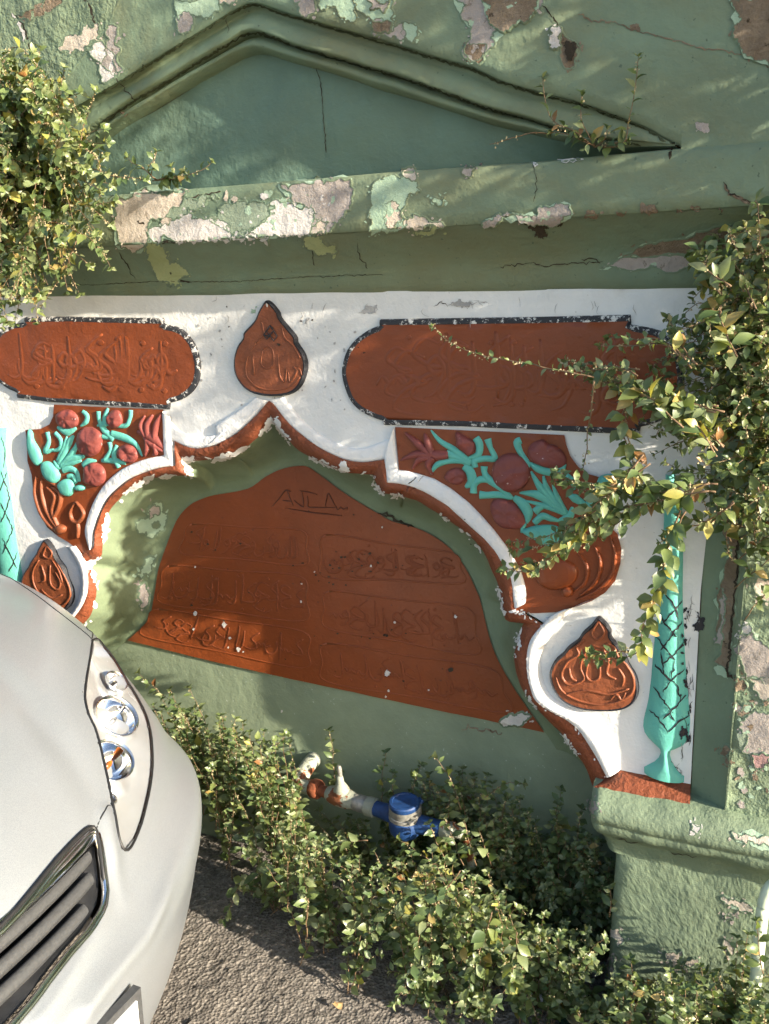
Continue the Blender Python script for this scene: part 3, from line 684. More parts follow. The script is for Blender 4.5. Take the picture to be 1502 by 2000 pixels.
base(obj('ledge', v, f, 'green_ledge', FT))
# pillar under the ledge
pa = aty(1203, 1634, -.03); pb = aty(1186, 1901, -.03)
zz = [-.04 + (ztop - .10 + .04) * i / 30 for i in range(31)]
def pxl(z): return pa.x + (pb.x - pa.x) * (z - pa.z) / (pb.z - pa.z)
rows = []
for k, (dx, y) in enumerate([(0.012, .17), (.004, .05), (0, -.015), (.004, -.026)] + [(.012 + (XR + .25) * q, -.030) for q in [i / 70 for i in range(71)]]):
    row = []
    for z in zz:
        p = Vector((pxl(z) + dx, y, z)); a = .0045 if k > 3 else .002; p += Vector((fn(p, 16, 2) * .001, fn(p, 11, 4) * a + fn(p, 34, 5) * a * .6, 0)); row.append(p)
    rows.append(row)
base(obj('pillar', *loft(rows), 'green_ledge', FT))
# matching left pillar and ledge, behind the car
v, f = box_geo((-2.9, -.03, -.04), (-1.90, .17, ztop - .10)); obj('pillar', v, f, 'green_rough', FT, False)
v, f = box_geo((-2.9, -.085, ztop - .10), (-1.87, .16, ztop + .003)); obj('ledge', v, f, 'green_rough', FT, False)
v, f = box_geo((-2.9, YP, ztop), (-2.14, .1, 1.6)); obj('pier_face', v, f, 'green', FT, False)

# ---- cornice : cavetto, face, pediment
def rail_px(pts, y, n=120, ext=True):
    P = pl(pts, y)
    a, b = P[0], P[1]; l = Vector((XL, y, a.z + (b.z - a.z) * (XL - a.x) / (b.x - a.x)))
    c, d = P[-2], P[-1]; r_ = Vector((XR, y, d.z))
    return resample([l] + P + [r_], n)
L1 = rail_px([(50, 579), (700, 571), (1345, 562)], -.002)
L2a = rail_px([(75, 556), (375, 551), (750, 536), (1175, 517)], -.012)
L3 = rail_px([(235, 481), (500, 466), (750, 451), (960, 438), (1110, 426), (1440, 405)], YU)
L4 = rail_px([(230, 380), (580, 352), (750, 337), (1050, 316), (1330, 289)], YU)
rows = [[p + Vector((0, .01, -.004)) for p in L1], L1, [a.lerp(b, .5) + Vector((0, .002, 0)) for a, b in zip(L1, L2a)], L2a]
for k in range(1, 9):
    t = k / 8; row = []
    for a, b in zip(L2a, L3):
        p = Vector((a.x + (b.x - a.x) * t, a.y + (b.y - a.y) * (t ** 1.5), a.z + (b.z - a.z) * t)); row.append(p)
    rows.append(row)
for r_ in rows:
    for p in r_: p += Vector((0, fn(p, 7, 3) * .003, fn(p, 7, 5) * .002))
base(obj('cornice_soffit', *loft(rows), 'green', FT))
YT = -.02
rows = []
for t in (0, .02, .25, .5, .75, .97, 1):
    rows.append([Vector((a.x + (b.x - a.x) * t, YU + (.004 if t in (0, 1) else -.003) + .005 * fn((a.x, t * .1, a.z), 9, 2), a.z + (b.z - a.z) * t)) for a, b in zip(L3, L4)])
rows.append([Vector((p.x, YU + .02, p.z + .003)) for p in L4]); rows.append([Vector((p.x, YT + .01, p.z - .012)) for p in L4])
base(obj('cornice_face', *loft(rows), 'green', FT))
# raking mouldings: rails from the wall face down into the tympanum
def chev(pts, y, n=140):
    P = pl(pts, y); k = len(P)
    a, b = P[0], P[1]; l = Vector((XL, y, a.z + (b.z - a.z) * (XL - a.x) / (b.x - a.x)))
    return resample([l] + P, n)
corner = (1330, 287)
O1 = c1((400, 355), (640, 210), (890, 52), (965, 14), (1010, 12), (1140, 58)) + c2((0, 160), (200, 222), (340, 262), (460, 316), (600, 358), (760, 398), (900, 448), (1020, 498), (1100, 545)) + [corner]
O2 = c1((390, 480), (530, 385), (800, 224), (962, 124), (1012, 122), (1160, 178)) + c2((0, 278), (200, 342), (400, 416), (560, 462), (700, 505), (860, 540), (1000, 560)) + [(1328, 288)]
O3 = c1((360, 560), (470, 490), (700, 350), (962, 200), (1020, 190), (1250, 260)) + c2((0, 340), (300, 430), (520, 500), (700, 540), (900, 572)) + [(1326, 288.5)]
def shift(P, dz, dy): return [p + Vector((0, dy, dz)) for p in P]
ra = chev(O1, YU); rb = chev(O2, YU + .025); rc = chev(O3, YU + .055)
topr = [Vector((p.x, YU, 3.4)) for p in ra]
# upper wall above the moulding, drawn as a grid so that it can be uneven
rows = []
for t in [0, .003] + [(i / 40) ** 1.4 for i in range(2, 41)]:
    row = []
    for a in ra:
        z = a.z + (3.4 - a.z) * t; p = Vector((a.x, YU, z)); p.y += .006 * fn(p, 4, 7) + .002 * fn(p, 18, 8) + (.006 if t == 0 else 0); row.append(p)
    rows.append(row)
base(obj('upper_wall', *loft(rows), 'green', FT))
# the wall carries on to the right of the pediment corner
zc = ra[-1].z; xc_ = ra[-1].x
v, f = cdt([(xc_, L4[-1].z - .02), (XR, L4[-1].z - .02), (XR, 3.4)] + [(xc_, 3.4 - (3.4 - zc) * i / 40) for i in range(41)], .03)
base(obj('upper_wall', [Vector((p.x, YU + .006 * fn((p.x, YU, p.y), 4, 7) + .002 * fn((p.x, YU, p.y), 18, 8), p.y)) for p in v], f, 'green', FT))
def taper(P, Q, u, v_): return [Vector((a.x + (b.x - a.x) * u, a.y + (b.y - a.y) * v_, a.z + (b.z - a.z) * u)) for a, b in zip(P, Q)]
n_ = len(ra)
mould = []
for (u, v_) in ((0, 0), (.0, .0), (.05, .75), (.12, 1.0), (.25, .9), (.6, .55), (.9, .5), (.97, .55)): mould.append(taper(ra, rb, u, v_))
for (u, v_) in ((0, 1.0), (.06, 1.6), (.14, 1.7), (.4, 1.25), (.8, 1.1), (1, 1.2)): mould.append([Vector((a.x + (b.x - a.x) * u, YU + .025 + .030 * (v_ - 1) * 1.2, a.z + (b.z - a.z) * u)) for a, b in zip(rb, rc)])
tym0 = [Vector((p.x, YT - .012, p.z - .006)) for p in rc]
mould.append(tym0)
for r_ in mould:
    for i, p in enumerate(r_):
        e = min(1, (n_ - 1 - i) / 14); p.y = YU + (p.y - YU) * e
        p += Vector((0, fn(p, 12, 3), fn(p, 12, 4))) * .003
base(obj('pediment_moulding', *loft(mould), 'green', FT))
btm = resample([Vector((p.x, YT + .006, p.z - .014)) for p in L4 if p.x <= xc_ + .02], n_)
rows = []
for k in range(15):
    t = k / 14; rows.append([Vector((a.x + (b.x - a.x) * t, a.y + (b.y - a.y) * t + .004 * fn((a.x, 0, a.z + (b.z - a.z) * t), 8, 2), a.z + (b.z - a.z) * t)) for a, b in zip(mould[-1], btm)])
base(obj('tympanum', *loft(rows), 'green_teal', FT))
# solid body behind everything so no light leaks through
v, f = box_geo((XL, .2, -.1), (XR, .9, 3.4)); obj('wall_core', v, f, 'stone', FT, False)
v, f = box_geo((XL, YU + .03, 3.38), (XR, .9, 3.42)); obj('wall_top', v, f, 'stone', FT, False)

# ================================================================== flakes, cracks and chips laid on those surfaces
V_, F_ = [], []
for o in BASE:
    k = len(V_); V_ += [v.co.copy() for v in o.data.vertices]; F_ += [tuple(i + k for i in p.vertices) for p in o.data.polygons]
BVH = BVHTree.FromPolygons(V_, F_)
def hit(px, py):
    d = ray(px, py).normalized(); loc, nor, idx, dist = BVH.ray_cast(CAMP, d)
    if loc is None: loc = aty(px, py, 0); nor = Vector((0, -1, 0))
    if nor.dot(d) > 0: nor = -nor
    return loc, nor
def rough_outline(pts, amp, seed, it=3):
    r_ = random.Random(seed); P = list(pts)
    for k in range(it):
        Q = []
        for i in range(len(P)):
            a, b = P[i], P[(i + 1) % len(P)]; L = math.dist(a, b); Q.append(a)
            if L > 2.2:
                o = r_.gauss(0, amp) * min(L, 40) / (1 + .0 * k); Q.append(((a[0] + b[0]) / 2 - (b[1] - a[1]) / L * o, (a[1] + b[1]) / 2 + (b[0] - a[0]) / L * o))
        P = Q
    return P
PN = [0]
def patch(pts, mat, parent=None, proud=.0016, amp=.19, step=9, name='bare_patch', it=5, halo=True, lip='green'):
    PN[0] += 1; P = rough_outline(pts, amp, PN[0], it)
    try: v, f = cdt(P, step)
    except Exception: return None
    V = []
    for p in v:
        l, n = hit(p.x, p.y); V.append(l + n * (proud + .0008 * fn(l, 60, PN[0])))
    if halo and it > 2 and step > 6 and lip:
        n = len(P); A = sum(P[i][0] * P[(i + 1) % n][1] - P[(i + 1) % n][0] * P[i][1] for i in range(n)); sg = 1 if A > 0 else -1; ro, ri, rr_ = [], [], []
        for i in range(n):
            a, b = P[i - 1], P[(i + 1) % n]; dx, dy = b[0] - a[0], b[1] - a[1]; q = math.hypot(dx, dy) or 1; nx, ny = dy / q * sg, -dx / q * sg
            l, nn = hit(P[i][0] + nx * 4, P[i][1] + ny * 4); ro.append(l + nn * .0003)
            l, nn = hit(P[i][0] + nx * .6, P[i][1] + ny * .6); ri.append(l + nn * (proud + .0005 + .0013 * max(0, fn((P[i][0], P[i][1], 0), .07, PN[0])))); 
            l, nn = hit(P[i][0] - nx * .4, P[i][1] - ny * .4); rr_.append(l + nn * (proud - .0004))
        obj('lifted_paint_edge', *loft([ro, ri, rr_], True), lip, parent or FT)
    if halo and it > 2 and mat in ('plaster', 'plaster_white', 'plaster_grey', 'stone') and len(pts) > 5:
        cx = sum(p[0] for p in pts) / len(pts); cy = sum(p[1] for p in pts) / len(pts); k = PN[0] * 1.3
        patch([(cx + (p[0] - cx) * 1.05 + 5 * fn((p[0], p[1], 0), .05, k), cy + (p[1] - cy) * 1.08 + 5 * fn((p[0], p[1], 3), .05, k)) for p in pts], 'mint' if PN[0] % 2 else 'old_paint', parent, proud - .0007, .12, step, 'old_paint_edge', 3, False)
    if halo and it > 2 and step > 6:
        r_ = random.Random(PN[0] * 3); fl = []
        for _ in range(14):
            p = P[r_.randrange(len(P))]; d = r_.uniform(3, 16); a = r_.uniform(0, 6.3); e = ell(p[0] + math.cos(a) * d, p[1] + math.sin(a) * d * .7, r_.uniform(1.2, 5), r_.uniform(1, 3.2), 7, r_.uniform(0, 3), .8, r_.randint(0, 9999))
            q = [hit(*x) for x in e]; fl.append(([l + nn * .0010 for l, nn in q], [tuple(range(len(q)))]))
        k = obj('paint_flakes', *join(*fl), mat, parent or FT); k['kind'] = 'stuff'
    o = obj(name, V, f, mat, parent or FT); return o
def ribbon_geo(pts, w, proud=.0012, jit=1.6, seed=0):
    r_ = random.Random(seed); P = resample([Vector((a, b, 0)) for a, b in pts], max(4, int(sum(math.dist(a, b) for a, b in zip(pts, pts[1:])) / 5)))
    P = [p + Vector((r_.gauss(0, jit), r_.gauss(0, jit), 0)) for p in P]; V = []; F = []; k = len(P)
    for i in range(k):
        t = (P[min(i + 1, k - 1)] - P[max(i - 1, 0)]).normalized(); nn = Vector((-t.y, t.x, 0)); ww = w * (.35 + .9 * r_.random()) * (.25 if i in (0, k - 1) else 1) / 2
        for s in (-1, 1):
            q = P[i] + nn * s * ww; l, n = hit(q.x, q.y); V.append(l + n * proud)
    for i in range(k - 1): F.append((2 * i, 2 * i + 1, 2 * i + 3, 2 * i + 2))
    return V, F
def crack(pts, w=2.2, mat='crack', parent=None, name='crack', jit=1.5, proud=.0014):
    PN[0] += 1; v, f = ribbon_geo(pts, w, proud, jit, PN[0]); return obj(name, v, f, mat, parent or FT)

# cornice face
patch(c1((455, 770), (560, 742), (720, 745), (722, 780), (670, 830), (600, 850), (575, 885), (560, 965), (475, 968), (458, 900)), 'plaster')
patch(c1((690, 860), (740, 835), (800, 860), (900, 880), (905, 930), (800, 938), (690, 943), (600, 945), (572, 900), (620, 888)), 'plaster_white')
patch(c1((1060, 792), (1110, 792), (1150, 808), (1205, 818), (1210, 918), (1090, 922), (1000, 928), (962, 922), (1020, 880)), 'plaster_white')
patch(c1((1095, 722), (1370, 702), (1380, 760), (1365, 820), (1300, 868), (1280, 908), (1216, 918), (1214, 815), (1150, 790)), 'plaster_grey')
patch(c2((0, 702), (80, 692), (130, 712), (140, 745), (82, 800), (76, 888), (40, 903), (-60, 900), (-50, 760)), 'mint')
patch(c2((70, 662), (120, 667), (124, 700), (80, 690)), 'plaster'); patch(c2((80, 862), (160, 850), (235, 880), (150, 895), (90, 890)), 'plaster')
patch(c2((5, 795), (60, 800), (70, 850), (20, 890), (0, 850)), 'plaster')
patch(c2((310, 660), (360, 655), (345, 685), (315, 682)), 'plaster_grey'); patch(c2((195, 770), (235, 768), (225, 798), (200, 790)), 'mint')
patch(c2((390, 868), (440, 846), (520, 840), (600, 845), (612, 808), (722, 800), (730, 840), (690, 862), (600, 866), (400, 882)), 'plaster_grey', proud=.004)
patch(c2((545, 868), (700, 868), (690, 882), (625, 890), (640, 915), (612, 928), (580, 898)), 'crack', step=6)
for q in (((790, 822), (860, 830), (830, 852), (780, 846)), ((1000, 796), (1030, 800), (1070, 820), (1000, 826)), ((1140, 812), (1200, 800), (1236, 815), (1150, 826)), ((905, 825), (950, 822), (940, 838), (910, 838)), ((1300, 812), (1325, 812), (1318, 826))):
    patch(c2(*q), 'stone', step=6)
for i in range(16): 
    x = rnd.uniform(300, 740); patch(ell(x, 380 + rnd.uniform(0, 75) - (x - 300) * .06, rnd.uniform(4, 16), rnd.uniform(3, 9), 8, rnd.uniform(0, 3), .6, i), rnd.choice(['mint', 'plaster_white', 'plaster', 'plaster_white']), step=5)
patch(c1((820, 850), (900, 800), (1000, 788), (1055, 798), (1015, 880), (955, 925), (905, 915), (860, 880)), 'old_paint', amp=.26)
patch(c1((715, 770), (800, 762), (860, 775), (800, 800), (700, 850), (650, 845), (680, 815)), 'old_paint', amp=.24)
patch(c1((905, 925), (960, 900), (1010, 925), (980, 940), (910, 940)), 'plaster_white', amp=.22); patch(c1((1220, 825), (1290, 870), (1275, 915), (1225, 918)), 'plaster', amp=.22)
for i in range(46):
    x = rnd.uniform(300, 640); patch(ell(x, 395 + rnd.uniform(0, 70) - (x - 300) * .06, rnd.uniform(2, 7), rnd.uniform(1.5, 4), 7, rnd.uniform(0, 3), .7, 300 + i), rnd.choice(['mint', 'plaster_white', 'plaster_white', 'old_paint']), step=5, it=2)
# soffit
patch(c1((575, 960), (640, 972), (690, 1020), (740, 1070), (700, 1094), (620, 1094), (582, 1020)), 'old_green'); patch(c1((1190, 932), (1260, 932), (1320, 985), (1240, 994), (1196, 965)), 'old_green')
patch(c2((120, 900), (235, 885), (180, 915), (130, 918)), 'old_green')
patch(c2((930, 1000), (1040, 948), (1130, 935), (1220, 905), (1350, 880), (1480, 900), (1520, 880), (1520, 985), (1220, 985)), 'stone', amp=.08)
patch(c2((850, 1045), (930, 1006), (1220, 989), (1500, 985), (1500, 1010), (1300, 1012), (1180, 1040), (1120, 1060), (1040, 1032), (930, 1046)), 'plaster_grey', amp=.08)
# upper wall
patch(c2((285, 0), (300, -40), (650, -40), (620, 0), (565, 55), (500, 95), (430, 160), (350, 240), (325, 230), (342, 150), (312, 80)), 'plaster_grey')
patch(c2((385, 0), (400, -30), (610, -30), (600, 5), (570, 68), (430, 105), (402, 60)), 'stone', proud=.005)
patch(c2((652, 112), (690, 108), (692, 182), (648, 187)), 'plaster_white', proud=.004); patch(c2((690, 122), (730, 160), (765, 190), (742, 258), (715, 265), (692, 200)), 'stone')
patch(c2((715, 160), (755, 190), (735, 240), (705, 205)), 'crack', proud=.004, step=6)
patch(c2((1350, 8), (1400, -20), (1560, -20), (1560, 280), (1500, 250), (1400, 205), (1372, 100)), 'stone', proud=.004)
patch(c2((-40, 88), (70, 90), (80, 150), (0, 132), (-40, 140)), 'plaster_grey'); patch(c2((80, 88), (115, 95), (110, 165), (76, 140)), 'mint')
patch(c2((1212, 478), (1265, 480), (1270, 508), (1215, 512)), 'plaster_grey', step=6); patch(c2((960, 98), (995, 95), (998, 122), (962, 125)), 'stone', step=6); patch(c2((328, 160), (400, 175), (380, 240), (335, 245)), 'stone')
patch(c1((860, -20), (945, -20), (900, 20), (862, 15)), 'plaster'); patch(c1((1150, -20), (1245, -20), (1232, 50), (1172, 42)), 'plaster_grey')
patch(c1((1250, -20), (1380, -20), (1390, 80), (1330, 60), (1260, 40)), 'mint'); patch(c1((1380, -20), (1540, -20), (1540, 120), (1480, 110), (1440, 60), (1400, 40)), 'mint')
patch(c1((1440, 0), (1530, 0), (1500, 50), (1450, 40)), 'plaster_grey', proud=.004); patch(c1((1460, 85), (1530, 88), (1520, 130), (1470, 125)), 'stone', proud=.004)
patch(c1((705, 60), (742, 50), (756, 90), (702, 125), (695, 100)), 'plaster_grey'); patch(c1((685, 0), (850, -10), (860, 40), (800, 70), (740, 50), (700, 80), (690, 40)), 'mint', amp=.1)
patch(c1((70, 62), (180, 0), (245, -10), (205, 40), (120, 82)), 'stone'); patch(c1((340, 200), (410, 180), (450, 302), (402, 322)), 'plaster_white'); patch(c1((425, 100), (460, 108), (480, 270), (440, 292), (418, 180)), 'plaster_grey')
patch(c1((0, -30), (480, -30), (420, 110), (335, 205), (260, 300), (0, 320)), 'green_rough', amp=.05, step=10, proud=.0012, name='rough_stucco')
patch(c1((290, 140), (380, 90), (400, 160), (330, 200), (230, 190)), 'plaster')
for c_ in ([(60, 60), (95, 110), (115, 170), (120, 230)], [(330, 0), (360, 40), (375, 110)]): crack(c1(*c_), 4); 
crack(c1((50, 55), (85, 105), (104, 170)), 6, 'plaster_white')
crack(c1((1240, 265), (1255, 330), (1268, 480), (1276, 600)), 1.6, jit=.9); crack(c1((530, 860), (570, 880), (568, 910), (600, 945), (690, 945)), 4); crack(c1((460, 880), (510, 870), (535, 858)), 2)
crack(c1((705, 800), (790, 760), (862, 750)), 3); crack(c1((590, 970), (640, 1040), (690, 1090), (750, 1105)), 3.4); crack(c1((1215, 815), (1222, 920), (1226, 1000), (1232, 1040)), 2.0)
crack(c1((470, 985), (500, 1040), (530, 1090)), 2); crack(c1((1395, 950), (1410, 1010), (1440, 1050)), 1.6)
crack(c1((150, 1112), (400, 1112), (600, 1100), (900, 1102), (1200, 1082), (1500, 1072)), 1.2, jit=.8)
crack(c1((880, 70), (895, 130)), 1.5); crack(c1((450, 300), (500, 360), (530, 400)), 1.8); crack(c1((470, 440), (500, 450)), 8, 'stone')
crack(c2((620, 20), (670, 80), (690, 130)), 3); crack(c2((580, 640), (600, 720), (585, 790)), 1.6); crack(c2((1325, 720), (1350, 760), (1420, 790), (1470, 810), (1490, 880)), 7, 'stone'); crack(c2((1325, 715), (1350, 755), (1430, 785), (1480, 812)), 3)
crack(c2((450, 1040), (550, 1025), (640, 1035), (750, 1025), (850, 1022)), 2.0); crack(c2((770, 1010), (810, 1008), (850, 1022)), 2.4); crack(c2((1375, 1122), (1420, 1118)), 4)
crack(c2((760, 60), (820, 82), (900, 84), (960, 112), (1080, 142), (1250, 192), (1400, 212)), 3, 'stone', jit=2.0); crack(c2((1100, 580), (1125, 575), (1112, 620)), 7)
crack(c2((570, 635), (600, 640)), 8, 'plaster_white'); crack(c2((680, 628), (780, 622)), 7, 'plaster_white')
for o_ in (O1, O2): crack([(x, y + 3) for x, y in o_[:-1]], 5.5, 'grime', jit=1.2, proud=.0012, name='grime_line')
# pier and ledge on the right
patch(cR((330, 60), (380, 28), (415, 100), (412, 180), (396, 220), (410, 290), (402, 400), (386, 500), (372, 650), (362, 800), (350, 892), (275, 832), (318, 790), (300, 600), (300, 450), (342, 280), (378, 210), (336, 140)), 'stone', amp=.07, proud=.003)
crack(cR((412, 60), (414, 180), (398, 222), (410, 300), (402, 410), (386, 520), (370, 660), (362, 800), (350, 892), (385, 925)), 5.5, proud=.0045)
patch(cR((318, 420), (345, 480), (330, 700), (318, 740), (310, 560)), 'plaster_grey', proud=.005)
patch(cR((420, 680), (480, 668), (600, 770), (600, 930), (450, 920), (432, 850), (380, 760)), 'plaster_grey'); patch(cR((450, 925), (600, 940), (600, 1040), (520, 1010)), 'plaster'); patch(cR((410, 1200), (470, 1130), (600, 1160), (600, 1420), (500, 1432), (430, 1330)), 'plaster_grey')
patch(cR((480, 1350), (540, 1340), (577, 1400), (510, 1425)), plaster('faded_pink_plaster', (.34, .20, .19), (.42, .28, .26)), proud=.004)
patch(cR((385, 930), (440, 940), (436, 1000), (392, 1000)), 'stone'); patch(cR((400, 1120), (480, 1070), (480, 1130), (420, 1140)), 'stone'); patch(cR((330, 1300), (365, 1330), (360, 1420), (335, 1400)), 'stone')
patch(cR((430, 640), (470, 620), (470, 680), (435, 690)), 'plaster_white'); patch(cR((500, 400), (600, 380), (600, 470), (510, 450)), 'plaster')
for i in range(26):
    patch(cR(*ell(rnd.uniform(370, 570), rnd.uniform(1050, 1650), rnd.uniform(8, 26), rnd.uniform(8, 22), 8, rnd.uniform(0, 3), .7, 60 + i)), rnd.choice(['mint', 'mint', 'plaster_grey', 'stone']), step=5)
patch(cR((370, 1790), (440, 1790), (600, 1835), (600, 1885), (450, 1852), (385, 1815)), 'plaster'); patch(cR((150, 1740), (190, 1760), (180, 1790), (150, 1775)), 'plaster_white')
patch(cP((190, 230), (240, 240), (260, 300), (220, 335), (188, 300)), 'plaster_grey')
patch(cP((1150, 945), (1230, 960), (1390, 1030), (1392, 1060), (1300, 1042), (1182, 990)), 'plaster'); patch(cP((352, 1170), (410, 1180), (442, 1250), (402, 1300), (348, 1232)), 'plaster'); patch(cP((745, 1350), (860, 1330), (870, 1400), (990, 1410), (940, 1442), (800, 1470), (762, 1400)), 'plaster')
patch(cP((1180, 1075), (1250, 1080), (1240, 1105), (1190, 1100)), 'plaster_grey'); patch(cP((1180, 1250), (1250, 1320), (1230, 1360), (1200, 1310)), 'plaster'); patch(cP((325, 1380), (375, 1400), (370, 1510), (320, 1520)), 'plaster_grey')
crack(cP((400, 510), (470, 530), (540, 545)), 2); crack(cP((780, 615), (960, 650)), 1.6)
# cove
patch(cA((880, 1240), (930, 1250), (935, 1300), (960, 1330), (930, 1400), (880, 1442), (842, 1400), (790, 1390), (850, 1330)), 'mint', proud=.002); patch(cA((872, 1260), (915, 1262), (905, 1310), (862, 1330)), 'plaster_grey', proud=.0035); patch(cA((890, 1350), (910, 1345), (900, 1385), (882, 1380)), 'green_cove', proud=.0035)
patch(cA((870, 1552), (892, 1560), (862, 1640), (812, 1682), (790, 1652)), 'mint'); patch(cA((800, 1740), (830, 1700), (830, 1840), (808, 1830)), 'plaster_grey')
crack(cC((0, 600), (60, 640), (110, 660), (180, 690)), 5, proud=.003); crack(cE((880, 258), (910, 275)), 6, proud=.004)
patch(cE((1290, 967), (1340, 946), (1392, 945), (1345, 976)), 'plaster_white', proud=.003); crack(cE((1165, 1000), (1180, 980), (1230, 995), (1300, 1002)), 4, 'stone', jit=2.5)
# red field: white flakes and dark pits
for x, y, r_ in ((360, 637, 9), (910, 800, 11), (263, 600, 6), (408, 720, 7), (665, 460, 3), (620, 560, 4), (622, 500, 3), (855, 440, 4), (935, 630, 4), (1140, 610, 5), (915, 860, 4), (905, 880, 4), (380, 683, 4), (258, 653, 4), (893, 310, 3), (1050, 858, 3), (263, 443, 3), (375, 715, 3), (425, 730, 3), (555, 930, 4)):
    patch(cE(*ell(x, y, r_, r_ * 1.1, 8, 0, .7, int(x))), 'plaster_white', step=5, it=1, proud=.003)
for i in range(55):
    x, y = (rnd.gauss(790, 90), rnd.gauss(430, 45)) if i < 26 else ((rnd.gauss(890, 40), rnd.gauss(675, 8)) if i < 34 else (rnd.uniform(250, 1250), rnd.uniform(250, 850)))
    r_ = rnd.uniform(1.5, 4.0); patch(cE(*ell(x, y, r_ * 1.4, r_, 6, rnd.uniform(-.4, .6), .5, i)), 'crack', step=6, it=1, proud=.003, name='pit')
patch(cE(*ell(1123, 790, 11, 7, 8, 0, .5, 4)), 'crack', step=5, it=1, proud=.003)
# white field wear
patch(cB((905, 150), (960, 112), (1015, 110), (1010, 155), (940, 160)), 'scuff', step=5); patch(cB((585, 215), (615, 180), (622, 190), (600, 222)), 'scuff', step=5); patch(cB((275, 130), (310, 110), (300, 160), (280, 155)), 'mint', step=5)
for i in range(9): crack([(850 + i * 11, 588 + rnd.uniform(0, 10)), (858 + i * 11, 590 + rnd.uniform(-3, 12)), (866 + i * 11, 586 + rnd.uniform(0, 12))], 2.0, rnd.choice(['crack', 'scuff']))
patch([(880, 590), (900, 584), (925, 590), (915, 600), (890, 598)], 'scuff', step=5); 
for i in range(34):
    x, y = rnd.uniform(380, 720), rnd.uniform(585, 800); patch(ell(x, y, rnd.uniform(1.2, 4), rnd.uniform(1, 3), 6, rnd.uniform(0, 3), .6, i), rnd.choice(['scuff', 'scuff', 'crack']), step=6, it=1)
for i in range(16): crack([(x := rnd.uniform(400, 1250), y := rnd.uniform(575, 620)), (x + rnd.uniform(-8, 8), y + rnd.uniform(4, 14)), (x + rnd.uniform(-10, 10), y + rnd.uniform(10, 22))], 1.3, 'scuff', jit=1)
for i in range(26):
    y = rnd.uniform(1130, 1520); x = 1376 - (y - 1000) * .055 - rnd.uniform(4, 22); crack([(x, y), (x + rnd.uniform(-5, 5), y + rnd.uniform(6, 16)), (x + rnd.uniform(-6, 6), y + rnd.uniform(14, 30))], 1.5, 'crack' if i % 3 else 'scuff')
patch(cR((160, 665), (165, 620), (180, 555), (192, 590), (186, 670)), 'black', step=5)
patch(cR((110, 880), (125, 860), (135, 990), (112, 980)), 'black', step=5); patch(cR((92, 1200), (130, 1175), (120, 1235), (95, 1250)), 'black', step=5); patch(cR((25, 1390), (45, 1400), (95, 1455), (70, 1450)), 'black', step=5)
for i in range(22): patch(ell(rnd.uniform(1325, 1350), rnd.uniform(1180, 1450), rnd.uniform(1.5, 4), rnd.uniform(2, 7), 6, rnd.uniform(-.3, .3), .6, i), 'black', step=6, it=1)
# scale pattern on the right column, brushed in black
for g_ in gr: crack(cD(*g_), 3.2, 'black', KR, 'scale_line', jit=.9, proud=.0012)
for g_ in ([(10, 860), (30, 950), (20, 1040)], [(45, 1060), (15, 1130), (0, 1180)], [(5, 1060), (40, 1150), (60, 1230)], [(62, 1200), (30, 1290), (5, 1350)], [(5, 1240), (45, 1330), (80, 1400)], [(85, 1370), (50, 1450), (15, 1540)], [(10, 1440), (60, 1540), (100, 1620)], [(100, 1520), (70, 1600), (50, 1640)]): crack(cA(*g_), 2.2, 'black', KL, 'scale_line', jit=.8)
# chipped white along the red band
chips = []; r2 = random.Random(5)
def chipset(seg, n, rmax, gate=.0):
    P = resample([Vector((a, b, 0)) for a, b in seg], n); T_ = [P[min(i + 1, n - 1)] - P[max(i - 1, 0)] for i in range(n)]
    for p in P:
        if fn((p.x, p.y, 0), .021, n) + .5 * fn((p.x, p.y, 0), .09, n) < gate + r2.uniform(-.12, .12): continue
        rx, ry = r2.uniform(2, rmax), r2.uniform(1.2, rmax * .42); ta = math.atan2(T_[P.index(p)].y, T_[P.index(p)].x); P2 = rough_outline(ell(p.x + r2.gauss(0, 2.5), p.y + r2.gauss(0, 2.5), rx, ry, 8, ta + r2.gauss(0, .35), .8, r2.randint(0, 9999)), .15, r2.randint(0, 9999), 1)
        try: v, f = cdt(P2, 6)
        except Exception: continue
        V = []
        for q in v: l, n_r = hit(q.x, q.y); V.append(l + n_r * .0012)
        chips.append((V, f))
for s, n, r_, g_ in ((F_seg[0], 90, 8, -.1), (F_seg[1], 150, 11, -.2), (F_seg[2], 22, 9, -.3), (F_seg[3], 100, 10, -.02), (F_seg[4], 100, 8, .12), (F_seg[5], 22, 7, -.05), (F_seg[6], 120, 7, .18), (F_seg[7], 130, 8, .14)): chipset(s, n, r_, g_)
chipset(G_seg[7], 40, 4); chipset(cD((100, 100), (200, 130), (300, 190)), 22, 6); chipset(cC((760, 1170), (860, 1200), (960, 1230)), 16, 6)
o = obj('paint_chips', *join(*chips), 'white_raised', FT); o['kind'] = 'stuff'
patch(cB((785, 1070), (800, 1020), (820, 1020), (845, 1060), (845, 1085)), 'white_raised', step=5); patch(cB((345, 830), (392, 755), (400, 790), (318, 860)), 'white_raised', step=5); patch(cB((405, 770), (440, 760), (500, 880), (460, 860), (415, 800)), 'white_raised', step=5)

